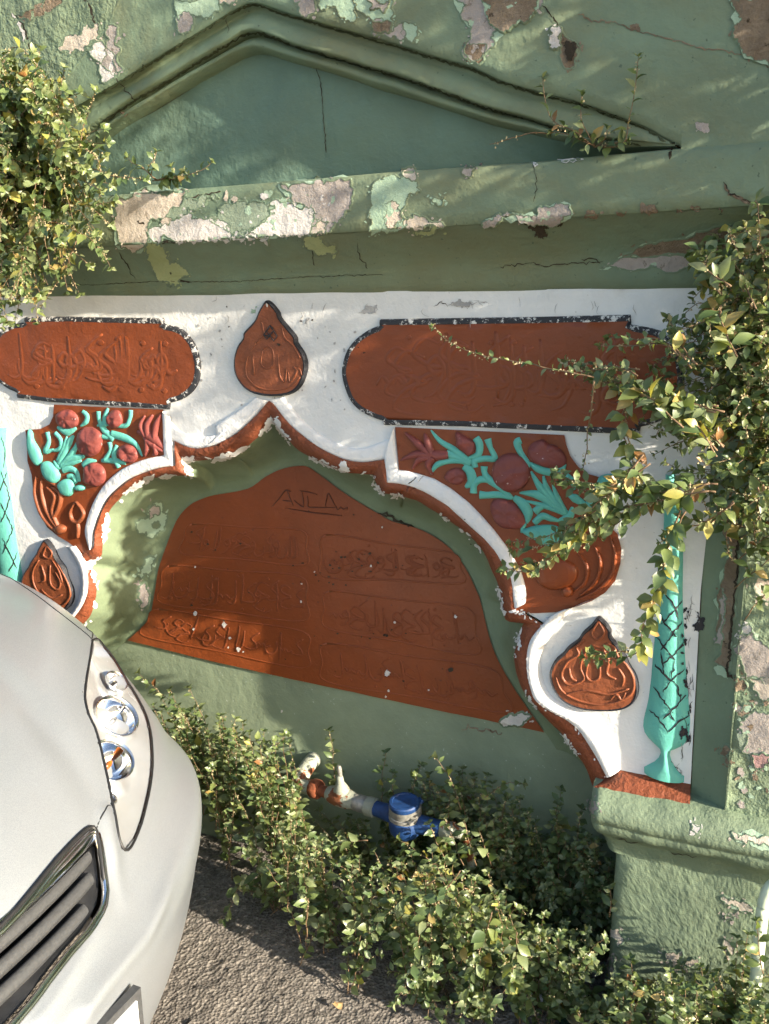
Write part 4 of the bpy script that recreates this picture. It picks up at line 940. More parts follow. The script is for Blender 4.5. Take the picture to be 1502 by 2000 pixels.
# ================================================================== CAR
NOSE = [(.14, -1.02, .74), (.19, -.95, .80), (.25, -.895, .83), (.33, -.86, .845), (.42, -.835, .85), (.49, -.825, .856), (.525, -.828, .858), (.548, -.838, .858), (.57, -.860, .854), (.60, -.886, .846), (.65, -.912, .836),
        (.70, -.945, .828), (.74, -.98, .824), (.77, -1.012, .822), (.80, -1.052, .82), (.84, -1.12, .812), (.88, -1.20, .80), (.92, -1.31, .78), (.96, -1.45, .74), (.99, -1.62, .67), (1.01, -1.82, .55), (1.02, -2.0, .4)]
ZT = NOSE[-1][0]
CY = -1.10
def prof_at(z):
    z = max(NOSE[0][0], min(NOSE[-1][0], z))
    for a, b in zip(NOSE, NOSE[1:]):
        if z <= b[0]:
            i = NOSE.index(a); t = (z - a[0]) / (b[0] - a[0])
            p0 = NOSE[max(i - 1, 0)]; p3 = NOSE[min(i + 2, len(NOSE) - 1)]
            def h(k):
                m0 = (b[k] - p0[k]) / (b[0] - p0[0]) * (b[0] - a[0]); m1 = (p3[k] - a[k]) / (p3[0] - a[0]) * (b[0] - a[0])
                return (2 * t ** 3 - 3 * t * t + 1) * a[k] + (t ** 3 - 2 * t * t + t) * m0 + (-2 * t ** 3 + 3 * t * t) * b[k] + (t ** 3 - t * t) * m1
            return h(1), h(2)
    return NOSE[-1][1:]
def AXZ(z): return .5 + .06 * max(0, min(1, (.56 - z) / .1)) - .11 * max(0, min(1, (z - .74) / .16))
def shell_x(y, z):
    n, w_ = prof_at(z); s = min(.9995, abs(y - CY) / w_)
    return n - AXZ(z) * (1 - math.sqrt(1 - s * s))
def ray_shell(px, py):
    for k in range(40):
        p = ray_shell_1(px - 3 * k, py)
        if p is not None: return p
def ray_shell_1(px, py):
    d = ray(px, py); t = .3
    while t < 4:
        p = CAMP + d * t
        if NOSE[0][0] < p.z < ZT and abs(p.y - CY) < .86:
            n, w_ = prof_at(p.z)
            if abs(p.y - CY) <= w_ and p.x < shell_x(p.y, p.z): return p
        t += .002
    return None
# measured outlines on the body, in (y, z)
hl_px = cK((600, 500), (645, 500), (690, 545), (740, 620), (800, 720), (860, 820), (905, 900), (945, 980), (975, 1090), (988, 1200), (990, 1320), (975, 1450), (950, 1570), (915, 1690), (870, 1810), (830, 1865), (790, 1850), (760, 1770), (740, 1650), (718, 1500), (690, 1370), (650, 1200), (612, 1070), (572, 985), (552, 905), (550, 840), (563, 740), (582, 620))
HL = [ray_shell(*p) for p in hl_px]
HLyz = [(p.y, p.z) for p in HL]
gr_px = cG((590, 212), (625, 232), (648, 330), (664, 470), (676, 600), (660, 700), (620, 790), (560, 880), (450, 1010), (300, 1200), (190, 1345))
gl_px = cG((0, 860), (200, 640), (380, 420), (520, 268))
Gp = [ray_shell(*p) for p in gr_px]; Gt = [ray_shell(*p) for p in gl_px]
print('HL', [(round(p.x, 2), round(p.y, 2), round(p.z, 2)) for p in HL][::4]); print('GR', [(round(p.x, 2), round(p.y, 2), round(p.z, 2)) for p in Gp + Gt][::2])
CAR = thing('parked_car', 'silver car parked close along the fountain wall with its nose towards the camera', 'car', (-2.8, CY, 0))
def carpaint():
    t = NT('silver_car_paint'); n = t.noise(700, 2, .5); n2 = t.noise(5, 5, .6)
    c = t.mix(t.ramp(n, .35, .7), (.30, .325, .355), (.38, .405, .435)); c = t.mix(t.math('MULTIPLY', t.ramp(n2, .5, .8), .3), c, (.27, .28, .29))
    t.l(c, t.b.inputs['Base Color']); t.b.inputs['Metallic'].default_value = .55; t.b.inputs['Roughness'].default_value = .38
    t.b.inputs['Coat Weight'].default_value = .5; t.l(t.ramp(n2, .3, .8, (.08, .08, .08, 1), (.3, .3, .3, 1)), t.b.inputs['Coat Roughness'])
    return t.m
M['car'] = carpaint()
M['chrome'] = simple('chrome_trim', (.72, .72, .72), .12, 1, nscale=30, nvar=.08, bump=.05)
M['plastic'] = simple('dark_grey_plastic', (.05, .051, .053), .5, nscale=200, bump=.15, bdist=.0008)
M['rubber'] = simple('black_rubber', (.012, .012, .013), .5, nscale=100)
M['reflector'] = simple('headlamp_reflector', (.93, .94, .96), .05, 1.0, nscale=4, nvar=.03, bump=.04, bdist=.004)
M['satin'] = simple('satin_silver_housing', (.80, .82, .86), .22, .65, nscale=12, nvar=.06, bump=.1)
M['amber'] = simple('amber_bulb', (.55, .15, .02), .2, nscale=60)
M['plate'] = simple('number_plate_white', (.78, .78, .77), .35, nscale=30, nvar=.05, bump=.05)
M['tinted'] = simple('dark_window_glass', (.02, .022, .024), .05, nscale=5, bump=.0)
def lens():
    t = NT('clear_headlamp_lens'); tr = t.n('ShaderNodeBsdfTransparent'); gl = t.n('ShaderNodeBsdfGlossy'); gl.inputs['Roughness'].default_value = .04
    lw = t.n('ShaderNodeLayerWeight'); lw.inputs['Blend'].default_value = .5; mx = t.n('ShaderNodeMixShader')
    t.l(t.math('ADD', t.math('MULTIPLY', t.math('POWER', lw.outputs['Facing'], 4.0), .8), .05), mx.inputs[0]); t.l(tr.outputs[0], mx.inputs[1]); t.l(gl.outputs[0], mx.inputs[2])
    tr.inputs[0].default_value = (.93, .93, .91, 1)
    t.l(mx.outputs[0], t.out.inputs[0]); return t.m
M['lens'] = lens()
def mir(yz): return [(2 * CY - y, z) for y, z in yz]
half = [(CY, Gt[0].z + .002)] + [(p.y, p.z) for p in Gt] + [(p.y, p.z) for p in Gp] + [(CY, Gp[-1].z - .004)]
half = [half[0]] + [q for q in half[1:-1] if q[0] > CY + .004] + [half[-1]]
GRyz = half + [q for q in reversed(mir(half))][1:-1]
HL2 = mir(HLyz)
creA, creB = ray_shell(15, 1335), ray_shell(187, 1570)
ridA, ridB = ray_shell(207, 1590), ray_shell(246, 1790)
RIDGES = [([ray_shell(*q) for q in ((168, 1979), (210, 1920), (288, 1830), (326, 1740), (345, 1650))], .007, .014), ([ray_shell(*q) for q in ((72, 1998), (135, 1905), (192, 1809), (209, 1764), (207, 1700))], .005, .009)]
def seg_d(p, a, b):
    ab = b - a; t = max(0, min(1, (p - a).dot(ab) / ab.length_squared)); return (p - (a + ab * t)).length, t
def deform(p):
    q = p.copy(); s = Vector((p.x, CY + abs(p.y - CY), p.z))
    if p.x > -2.3:
        d, t = seg_d(s, creA + (creA - creB) * 1.2, creB); q.z -= .010 * math.exp(-(d / .035) ** 2) * (1 if t < .8 else 1 - (t - .8) / .2 * .6)
        d, t = seg_d(s, ridA, ridB); q += Vector((.006, 0, .006)) * math.exp(-(d / .016) ** 2) * min(1, (1 - t) / .6)
        for L_, am, wd in RIDGES:
            if -1.3 < p.x and abs(s.z - L_[0].z) < .25:
                d, k = min((seg_d(s, a_, b_)[0], i + seg_d(s, a_, b_)[1]) for i, (a_, b_) in enumerate(zip(L_, L_[1:])))
                q += Vector((am, 0, am * .6)) * math.exp(-(d / wd) ** 2) * min(1, max(0, (len(L_) - 1 - k) / 1.3))
    return q
zs = [NOSE[0][0] + (NOSE[-1][0] - NOSE[0][0]) * i / 150 for i in range(151)]
NTH = 260; V = []; F = []; D = []
for z in zs:
    n, w_ = prof_at(z); ring = []
    for i in range(NTH + 1):
        th = -math.pi / 2 + math.pi * i / NTH; ring.append(Vector((n - AXZ(z) * (1 - math.cos(th)), CY + w_ * math.sin(th), z)))
    xs_ = n - AXZ(z)
    tail_x = -4.75 + (.25 if z < .3 else 0)
    side = [Vector((xs_ + (tail_x - xs_) * k / 10, CY + w_, z)) for k in range(1, 11)]
    ring += side + [Vector((p.x, 2 * CY - p.y, z)) for p in reversed(side)]
    V += [deform(p) for p in ring]; m_ = len(ring)
skirt = []; body = []
for i in range(len(zs) - 1):
    for j in range(m_):
        a = i * m_ + j; b = i * m_ + (j + 1) % m_; q = (a, b, b + m_, a + m_)
        c = (V[a] + V[b] + V[b + m_] + V[a + m_]) / 4
        if c.x > -1.6 and (inside(c.y, c.z, HLyz) or inside(c.y, c.z, HL2) or inside(c.y, c.z, GRyz)): continue
        (skirt if c.z < .235 else body).append(q)
body.append(tuple(range((len(zs) - 1) * m_, len(zs) * m_)))
def sub(V, F):
    used = sorted({i for q in F for i in q}); mp = {k: i for i, k in enumerate(used)}
    return [V[k] for k in used], [tuple(mp[i] for i in q) for q in F]
obj('body', *sub(V, body), 'car', CAR); obj('lower_skirt', *sub(V, skirt), 'plastic', CAR)
def on_shell(yz, dx): return [Vector((shell_x(y, z) + dx, y, z)) for y, z in yz]
def shell_sheet(name, yz, fdx, mat, parent, step=.012):
    v, f = cdt(yz, step); return obj(name, [deform(Vector((shell_x(p.x, p.y) + fdx(p.x, p.y), p.x, p.y))) for p in v], f, mat, parent)
def edge_dist(y, z, P):
    return min(seg_d(Vector((y, z, 0)), Vector((*P[i], 0)), Vector((*P[(i + 1) % len(P)], 0)))[0] for i in range(len(P)))
def smooth_poly(yz, n=3): return [(p.x, p.y) for p in catmull([Vector((a, b, 0)) for a, b in yz], n, True)]
for poly, lab in ((HLyz, 'near headlamp beside the wall'), (HL2, 'far headlamp')):
    P = smooth_poly(poly, 2); sgn = 1 if poly is HLyz else -1
    _ys = [p[0] for p in P]; _a, _b = (min(_ys), max(_ys)) if poly is HLyz else (max(_ys), min(_ys))
    hb = shell_sheet('headlight', P, lambda y, z: -.004 - min(edge_dist(y, z, P) * 2.2, .058), 'satin', CAR, .006); hb['label'] = lab
    shell_sheet('lens', P, lambda y, z: .0025, 'lens', hb, .014)
    rim_ = [deform(p) for p in on_shell(P, .001)]; obj('gasket', *tube_geo(rim_ + rim_[:1], .0025, 6, False), 'rubber', hb)
    # reflector bowls, dividing fins and the amber lamp
    cy_ = sum(p[0] for p in P) / len(P); cz_ = sum(p[1] for p in P) / len(P)
    ys = [p[0] for p in P]; y_in, y_out = (min(ys), max(ys)) if sgn > 0 else (max(ys), min(ys))
    for k, (fr, rr, mt) in enumerate(((.12, .024, 'chrome'), (.33, .040, 'amber'), (.62, .044, 'chrome'), (.86, .024, 'chrome'))):
        y = y_in + (y_out - y_in) * fr; zsn = [p[1] for p in P if abs(p[0] - y) < .06]; z = (min(zsn) + max(zsn)) / 2
        while edge_dist(y, z, P) < rr * .72 and rr > .010: rr *= .92
        e = .004; fx = shell_x(y, z); nl = Vector((1, -(shell_x(y + e, z) - fx) / e, -(shell_x(y, z + e) - fx) / e)).normalized()
        ax = (nl * 1.2 + Vector((.49, -.47 * sgn, .74))).normalized(); c = Vector((fx, y, z)) - nl * (rr * .35 + .006)
        bv, bfc = lathe_geo([(rr * .10, -rr * .95), (rr * .35, -rr * .88), (rr * .60, -rr * .70), (rr * .80, -rr * .45), (rr * .93, -rr * .2), (rr, 0), (rr * 1.07, .001), (rr * 1.07, -.004)], c, ax, 36); obj('lamp_bowl', bv, bfc[:-1], 'reflector', hb, angle=60)
        lathe('bulb', [(.002, -rr * .9), (.005, -rr * .8), (.0055, -rr * .35), (.003, -rr * .15), (.0006, -rr * .1)], c, mt, hb, ax, 14)
# grille
P = GRyz
gb = shell_sheet('grille', P, lambda y, z: -.055 if edge_dist(y, z, P) > .004 else -.012, 'rubber', CAR, .016)
fr_ = on_shell(smooth_poly(P, 2), .001); fr_ = [deform(p) for p in fr_]
obj('frame', *tube_geo(fr_ + fr_[:1], .0065, 8, False), 'chrome', gb)
obj('outer_gap', *tube_geo([p + Vector((-.001, 0, .008 if p.z > .62 else -.006)) for p in fr_ + fr_[:1]], .0035, 6, False), 'rubber', gb)
gz1 = max(z for y, z in P); gz0 = min(z for y, z in P)
def span(z):
    ys = []
    for i in range(len(P)):
        (ya, za), (yb, zb) = P[i], P[(i + 1) % len(P)]
        if (za > z) != (zb > z): ys.append(ya + (yb - ya) * (z - za) / (zb - za))
    return (min(ys), max(ys)) if len(ys) > 1 else (CY - .1, CY + .1)
def slat(z, hh, dep, mat, name, tk=.5):
    a, b = span(z); rows = []
    for q in range(12):
        an = 2 * math.pi * q / 12; row = []
        for i in range(41):
            y = a + .004 + (b - a - .008) * i / 40; row.append(Vector((shell_x(y, z) - dep + math.cos(an) * hh * tk, y, z + math.sin(an) * hh)))
        rows.append(row)
    v, f = loft(rows + [rows[0]]); return obj(name, v, f, mat, gb)
H = gz1 - gz0
slat(gz1 - H * .13, H * .11, .004, 'chrome', 'chrome_bar', .3)
for k in (.37, .60, .83): slat(gz1 - H * k, H * .112, .026, 'plastic', 'slat', .8)
# number plate
px_ = shell_x(CY, .45) + .008
_d = ray(275, 1928); _h = CAMP + _d * ((px_ - CAMP.x) / _d.x); pz = _h.z; ph = _h.y - CY
pf = obj('number_plate', *box_geo((px_ - .014, CY - ph, pz - .118), (px_, CY + ph, pz)), 'plastic', CAR, False)
obj('plate_face', *box_geo((px_, CY - ph + .013, pz - .105), (px_ + .003, CY + ph - .013, pz - .013)), 'plate', pf, False)
obj('plate_character', *join(box_geo((px_ + .003, CY + ph - .10, pz - .090), (px_ + .0042, CY + ph - .088, pz - .030)), box_geo((px_ + .003, CY + ph - .135, pz - .042), (px_ + .0042, CY + ph - .088, pz - .030))), 'rubber', pf, False)
# panel gaps
def gap(name, pts, r_=.0017):
    Q = [deform(ray_shell(a, b)) for a, b in dens(pts, 5)]; tube(name, Q, r_, 'rubber', CAR, 6)
gap('bonnet_gap', [(0, 1117), (60, 1155), (120, 1200), (168, 1238), (178, 1247), (181, 1240), (181, 1225)])
gap('bonnet_edge_gap', cG((735, 60), (700, 40), (665, 90), (640, 150), (625, 200)), .0014)
# rest of the car, out of the picture to the left
def frust(x0, x1, y0, z0, X0, X1, Y0, z1): return [Vector(q) for q in ((x0, CY - y0, z0), (x0, CY + y0, z0), (x1, CY + y0, z0), (x1, CY - y0, z0), (X0, CY - Y0, z1), (X0, CY + Y0, z1), (X1, CY + Y0, z1), (X1, CY - Y0, z1))]
bf = [(0, 1, 5, 4), (1, 2, 6, 5), (2, 3, 7, 6), (3, 0, 4, 7), (4, 5, 6, 7)]
g_ = frust(-2.05, -4.7, .74, .95, -2.85, -4.25, .58, 1.50)
for nm, q in (('windscreen', bf[0]), ('side_window', bf[1]), ('rear_window', bf[2]), ('side_window', bf[3])): obj(nm, [g_[i] for i in q], [(0, 1, 2, 3)], 'tinted', CAR, False)
rv, rf_ = loft([[Vector((-2.8 - 1.5 * i / 12, CY - .60 + 1.2 * j / 10, 1.50 + .05 * math.sin(math.pi * j / 10) * math.sin(math.pi * (i + .8) / 13.6))) for j in range(11)] for i in range(13)]); obj('roof', rv, rf_, 'car', CAR)
for a, b in ((0, 4), (1, 5), (2, 6), (3, 7)): tube('pillar', [g_[a], g_[b]], .035, 'car', CAR, 8)
for x in (-1.62, -4.1):
    for s in (-1, 1):
        wh = lathe('wheel', [(.12, -.09), (.29, -.09), (.305, -.06), (.305, .06), (.29, .09), (.20, .095), (.19, .07), (.02, .07)], (x, CY + s * .775, .305), 'rubber', CAR, Vector((0, s, 0)), 32)
        lathe('rim', [(.05, 0), (.19, 0), (.185, .02), (.12, .03), (.05, .026)], (x, CY + s * .845, .305), 'chrome', wh, Vector((0, s, 0)), 32)
        lathe('wheel_arch', [(.33, -.02), (.36, 0), (.36, .012), (.335, .012)], (x, CY + s * .848, .305), 'plastic', wh, Vector((0, s, 0)), 32)

# ================================================================== WATER METER
M['blue'] = simple('blue_painted_cast_metal', (.009, .042, .14), .55, nscale=38, nvar=.45, bump=.4)
M['cream'] = paint('cream_green_pipe_paint', (.31, .32, .25), .65, (.20, .21, .16), .6, (.20, .07, .03), .57, relief=1.5)
M['rust'] = simple('rusted_iron', (.22, .06, .022), .85, nscale=60, nvar=.5, bump=.8, bdist=.003)
M['greymetal'] = simple('dull_grey_metal', (.26, .25, .22), .5, .4, nscale=45, nvar=.4, bump=.3)
mp0 = aty(590, 1532, .075); mp1 = aty(787, 1596, .03); mp2 = aty(915, 1632, .03)
MS = .86
WM = thing('water_meter', 'blue capped water meter on a rusty painted pipe at the foot of the wall', 'water meter', (mp1.x, mp1.y, 0))
zp = mp1.z
def lerp3(t): return Vector((mp0.x + (mp1.x - mp0.x) * t, mp0.y + (mp1.y - mp0.y) * t, mp0.z + (zp - mp0.z) * t))
tube('elbow', catmull([Vector((mp0.x - .005, .17, mp0.z + .035)), Vector((mp0.x - .006, .12, mp0.z + .030)), Vector((mp0.x - .008, .085, mp0.z + .012)), lerp3(.02), lerp3(.12)], 6), .021, 'cream', WM, 16)
tube('elbow_collar', [lerp3(.10), lerp3(.12), lerp3(.17), lerp3(.19)], [.022, .0255, .0255, .022], 'rust', WM, 16)
tube('nipple', [lerp3(.16), lerp3(.32)], .015, 'rust', WM, 14)
tube('valve_body', [lerp3(.27), lerp3(.30), lerp3(.38), lerp3(.46), lerp3(.52), lerp3(.56)], [.017, .022, .026, .026, .022, .019], 'cream', WM, 16)
lathe('valve_stem', [(.020, 0), (.021, .012), (.015, .024), (.010, .032), (.0085, .05), (.005, .056)], lerp3(.42) + Vector((0, -.004, .014)), 'cream', WM, Vector((-.03, -.12, 1)))
lathe('valve_handle', [(.006, 0), (.0065, .022), (.004, .03)], lerp3(.42) + Vector((0, -.010, .066)), 'greymetal', WM, Vector((-.03, -.12, 1)), 12)
tube('coupling', [lerp3(.54), lerp3(.55), lerp3(.66), lerp3(.67)], [.016, .022, .022, .018], 'greymetal', WM, 8)
tube('coupling', [lerp3(.66), lerp3(.665), lerp3(.74), lerp3(.75)], [.016, .025, .025, .018], 'cream', WM, 8)
tube('inlet', [lerp3(.72), lerp3(.80), lerp3(.95)], [.019, .020, .024], 'blue', WM, 16)
mc = lerp3(1.0) + Vector((.008, -.004, -.006))
lathe('meter_body', [(0.0103, -0.0413), (0.0275, -0.0387), (0.0387, -0.0258), (0.0413, -0.0052), (0.0396, 0.0052), (0.0344, 0.0103)], mc, 'blue', WM, n=32)
lathe('register_ring', [(0.0344, 0.0069), (0.0408, 0.0103), (0.0408, 0.0189), (0.0387, 0.0206), (0.0400, 0.0232), (0.0400, 0.0430), (0.0370, 0.0456)], mc, 'greymetal', WM, n=36)
lid = lathe('lid', [(0.0361, 0.0430), (0.0378, 0.0456), (0.0378, 0.0542), (0.0353, 0.0576), (0.0292, 0.0581), (0.0284, 0.0563), (0.0017, 0.0563)], mc + Vector((0, 0, 0)), 'blue', WM, Vector((.0, -.10, 1)), 36)
tube('lid_hinge', [mc + Vector((.026, .026, .052)), mc + Vector((.038, .015, .052))], .005, 'blue', lid, 8)
q = mc + Vector((.03, 0, 0)); q2 = mp2 + Vector((.05, 0, 0)); q2.z = zp - .004
tube('outlet', [q, q.lerp(q2, .35)], [.024, .020], 'blue', WM, 16); tube('coupling', [q.lerp(q2, .33), q.lerp(q2, .36), q.lerp(q2, .52), q.lerp(q2, .54)], [.017, .023, .023, .017], 'cream', WM, 8); tube('outlet_pipe', catmull([q.lerp(q2, .5), q.lerp(q2, .58), q.lerp(q2, .66) + Vector((0, .03, -.03)), q.lerp(q2, .68) + Vector((0, .06, -.12))], 4), .014, 'cream', WM, 12)

# pale painted pipe at the far right edge
pp = [aty(1530, 1722, -.10), aty(1508, 1730, -.115), aty(1494, 1755, -.12), aty(1487, 1800, -.12), aty(1480, 1870, -.12), aty(1474, 1960, -.12)]
pp[-1].z = -.02
t_ = tube('drain_pipe', catmull(pp, 6), .0115, paint('pale_green_pipe_paint', (.55, .62, .46), .5, relief=.6), None, 14); tag(t_, 'thin pale green painted pipe bending out of the wall at the lower right edge', 'pipe')

# ================================================================== PLANTS
GR = [(.165, .215, .075), (.125, .175, .065), (.215, .255, .115), (.085, .130, .050), (.27, .305, .155), (.175, .21, .065)]
YL = [(.40, .36, .09), (.30, .30, .07), (.45, .33, .12)]
BR = [(.30, .14, .05), (.36, .20, .08), (.22, .09, .035)]
PROF = ((0, .02, 0), (.22, .62, .012), (.48, 1.0, .0), (.74, .66, -.05), (1.0, .0, -.15))
def leaf_geo(L, W, fold, droop):
    V = []; F = []
    for t, w_, d in PROF:
        z = d * L * droop
        if w_ == 0: V.append(Vector((t * L, 0, z)))
        else: V += [Vector((t * L, -w_ * W / 2, z + fold * w_ * W)), Vector((t * L, 0, z)), Vector((t * L, w_ * W / 2, z + fold * w_ * W))]
    for i in range(3):
        a = i * 3; F += [(a, a + 1, a + 4, a + 3), (a + 1, a + 2, a + 5, a + 4)]
    F += [(9, 10, 12), (10, 11, 12)]
    return V, F
LEAFLIB = {}
def leaf_mesh(kind, k):
    if (kind, k) in LEAFLIB: return LEAFLIB[kind, k]
    r_ = random.Random(k * 7 + hash(kind) % 3); v, f = leaf_geo(1, r_.uniform(.5, .62), r_.uniform(.1, .3), r_.uniform(.6, 2.2))
    me = bpy.data.meshes.new('leaf'); me.from_pydata([tuple(p) for p in v], [], f); me.polygons.foreach_set('use_smooth', [True] * len(f))
    c = r_.choice({'g': GR, 'y': YL, 'b': BR}[kind]); tip = r_.choice(BR) if kind != 'g' and r_.random() < .6 else c
    at = me.attributes.new('tint', 'FLOAT_COLOR', 'POINT')
    for i, p in enumerate(v):
        q = max(0, min(1, (p.x - .5) * 2)); at.data[i].color = (*[a + (b - a) * q for a, b in zip(c, tip)], 1)
    me.materials.append(M['leaf']); LEAFLIB[kind, k] = me; return me
class Plant:
    def __init__(s, name, label, loc, seed, group=None, cat='plant', dark=1.0):
        s.e = thing(name, label, cat, loc, group); s.loc = Vector(loc); s.r = random.Random(seed); s.V = []; s.F = []; s.C = []; s.st = []; s.fl = []; s.big = []; s.nb = 0; s.dark = dark
    def frame(s, p, d, nrm):
        d = d.normalized(); n = nrm - d * nrm.dot(d); n = n.normalized() if n.length > 1e-4 else d.orthogonal().normalized(); b = n.cross(d); return Matrix((d, b, n)).transposed()
    def leaf(s, p, d, nrm, L, kind='g', single=False):
        m3 = s.frame(p, d, nrm); r_ = s.r
        if single:
            o = bpy.data.objects.new('leaf', leaf_mesh(kind, r_.randint(0, 5))); COL.objects.link(o); o.parent = s.e
            mm = m3.to_4x4() @ Matrix.Scale(L, 4); mm.translation = p; o.matrix_parent_inverse = Matrix.Translation(-s.loc); o.matrix_basis = mm; s.nb += 1; return
        v, f = leaf_geo(L, L * r_.uniform(.48, .66), r_.uniform(.05, .32), r_.uniform(.3, 2.2)); o = len(s.V)
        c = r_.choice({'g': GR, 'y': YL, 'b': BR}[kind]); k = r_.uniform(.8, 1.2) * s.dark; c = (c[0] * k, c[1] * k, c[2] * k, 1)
        s.V += [p + m3 @ q for q in v]; s.F += [tuple(i + o for i in q) for q in f]; s.C += [c] * len(v)
    def stem(s, P, L0=.026, L1=.014, gap=.011, rad=.0013, start=.25, yellow=.03, brown=.01, flor=.5, singles=0, rosette=True, outv=Vector((0, -.6, .7))):
        r_ = s.r; P = catmull(P, 7) if len(P) < 8 else P
        tot = sum((b - a).length for a, b in zip(P, P[1:])); n = max(6, int(tot / .012)); P = resample(P, n)
        P = [p + Vector((fn(p, 30, 1), fn(p, 30, 2), fn(p, 30, 3))) * .004 for p in P]
        s.st.append(tube_geo(P, [rad * (1 - .6 * i / n) for i in range(n)], 5))
        k = max(2, int(tot * (1 - start) / gap)); ang = r_.uniform(0, 6)
        for i in range(k):
            t = start + (1 - start) * (i + .5) / k; f_ = t * (n - 1); a = min(int(f_), n - 2); p = P[a].lerp(P[a + 1], f_ - a); tg = (P[a + 1] - P[a]).normalized()
            o1 = tg.orthogonal().normalized(); o2 = tg.cross(o1); ang += 2.4 + r_.uniform(-.4, .4); side = o1 * math.cos(ang) + o2 * math.sin(ang)
            if side.y > .55: side.y *= -.6
            tt = (t - start) / (1 - start); L = (L0 + (L1 - L0) * tt ** 1.5) * r_.uniform(.55, 1.35)
            d = side * .9 + tg * r_.uniform(.2, .7) + Vector((0, 0, r_.uniform(-.25, .25))); nrm = outv + Vector((r_.uniform(-.5, .5), r_.uniform(-.4, .4), r_.uniform(-.4, .4)))
            kind = 'y' if r_.random() < yellow * (1.6 - tt) else ('b' if r_.random() < brown else 'g')
            s.leaf(p, d, nrm, min(L * (1.2 if kind == 'y' else 1), .040), kind, singles and s.nb < 290 and r_.random() < singles)
            if r_.random() < flor:
                for _ in range(r_.randint(2, 4)):
                    c = p + Vector((r_.gauss(0, .003), r_.gauss(0, .003), r_.gauss(0, .003))); z_ = r_.uniform(.0009, .0019)
                    s.fl.append(([c + Vector((z_, 0, -z_)), c + Vector((-z_, z_, -z_)), c + Vector((-z_, -z_, -z_)), c + Vector((0, 0, z_ * 1.4))], [(0, 1, 2), (0, 1, 3), (1, 2, 3), (2, 0, 3)]))
        if rosette:
            p = P[-1]; tg = (P[-1] - P[-2]).normalized(); o1 = tg.orthogonal().normalized(); o2 = tg.cross(o1)
            for i in range(r_.randint(4, 7)):
                a = i * 2.4; d = (o1 * math.cos(a) + o2 * math.sin(a)) * .8 + tg * .6; s.leaf(p, d, tg + outv * .5, L1 * r_.uniform(.6, 1.1))
    def done(s):
        o = obj('stem', *join(*s.st), 'stem', s.e); 
        if len(s.st) > 1: o['kind'] = 'stuff'
        if s.V:
            me = bpy.data.meshes.new('foliage'); me.from_pydata([tuple(p) for p in s.V], [], s.F); me.polygons.foreach_set('use_smooth', [True] * len(s.F))
            at = me.attributes.new('tint', 'FLOAT_COLOR', 'POINT'); at.data.foreach_set('color', [x for c in s.C for x in c]); me.materials.append(M['leaf'])
            f = link(bpy.data.objects.new('foliage', me), s.e); f['kind'] = 'stuff'
        if s.fl: o = obj('florets', *join(*s.fl), 'floret', s.e, False); o['kind'] = 'stuff'
def in_poly(P, r_):
    xs = [p[0] for p in P]; ys = [p[1] for p in P]
    while True:
        x, y = r_.uniform(min(xs), max(xs)), r_.uniform(min(ys), max(ys))
        if inside(x, y, P): return x, y

# --- creeper hanging at the left of the pediment
LB = Plant('pellitory_bush', 'dense sunlit bush hanging over the cornice at the upper left', aty(40, 380, YU), 101, 'wall weeds', 'bush')
polyL = [(-140, 40), (0, 95), (50, 70), (90, 110), (135, 130), (185, 175), (195, 240), (225, 285), (240, 330), (275, 352), (240, 395), (215, 440), (222, 490), (185, 530), (150, 575), (105, 600), (75, 645), (0, 655), (-140, 680)]
for i in range(190):
    tx, ty = in_poly(polyL, LB.r); y = LB.r.uniform(-.36, -.15) if tx < 170 else LB.r.uniform(-.24, -.12)
    T = aty(tx, ty, y); u = LB.r.random(); rt = aty(LB.r.uniform(-60, 130), LB.r.uniform(180, 420), YU + .005)
    d = (T - rt); rt = T - d * min(1, .30 / max(d.length, .01)); rt.y = min(rt.y + .05, YU)
    up = Vector((0, 0, LB.r.uniform(.0, .06) if ty < 330 else LB.r.uniform(-.02, .05)))
    LB.stem([rt, rt.lerp(T, .4) + up + Vector((0, -.03, 0)), rt.lerp(T, .75) + up * .8 + Vector((LB.r.uniform(-.02, .02), -.02, 0)), T], L0=.036, L1=.018, gap=.0125, start=.2, yellow=.12, brown=.01, flor=.5, singles=.05)
for a in ([(60, 260), (66, 180), (75, 95)], [(30, 250), (22, 180), (8, 110)], [(150, 300), (165, 240), (185, 180)], [(90, 260), (110, 190), (125, 135)], [(180, 330), (230, 345), (285, 352)], [(60, 430), (45, 540), (30, 630)], [(150, 470), (120, 540), (80, 600)], [(140, 280), (190, 310), (195, 400)], [(100, 430), (180, 470), (215, 520)]):
    LB.stem([aty(x, y, -.2 - .04 * LB.r.random()) for x, y in a], L0=.034, L1=.017, start=.1, yellow=.15, flor=.8, singles=.1)
LB.done()

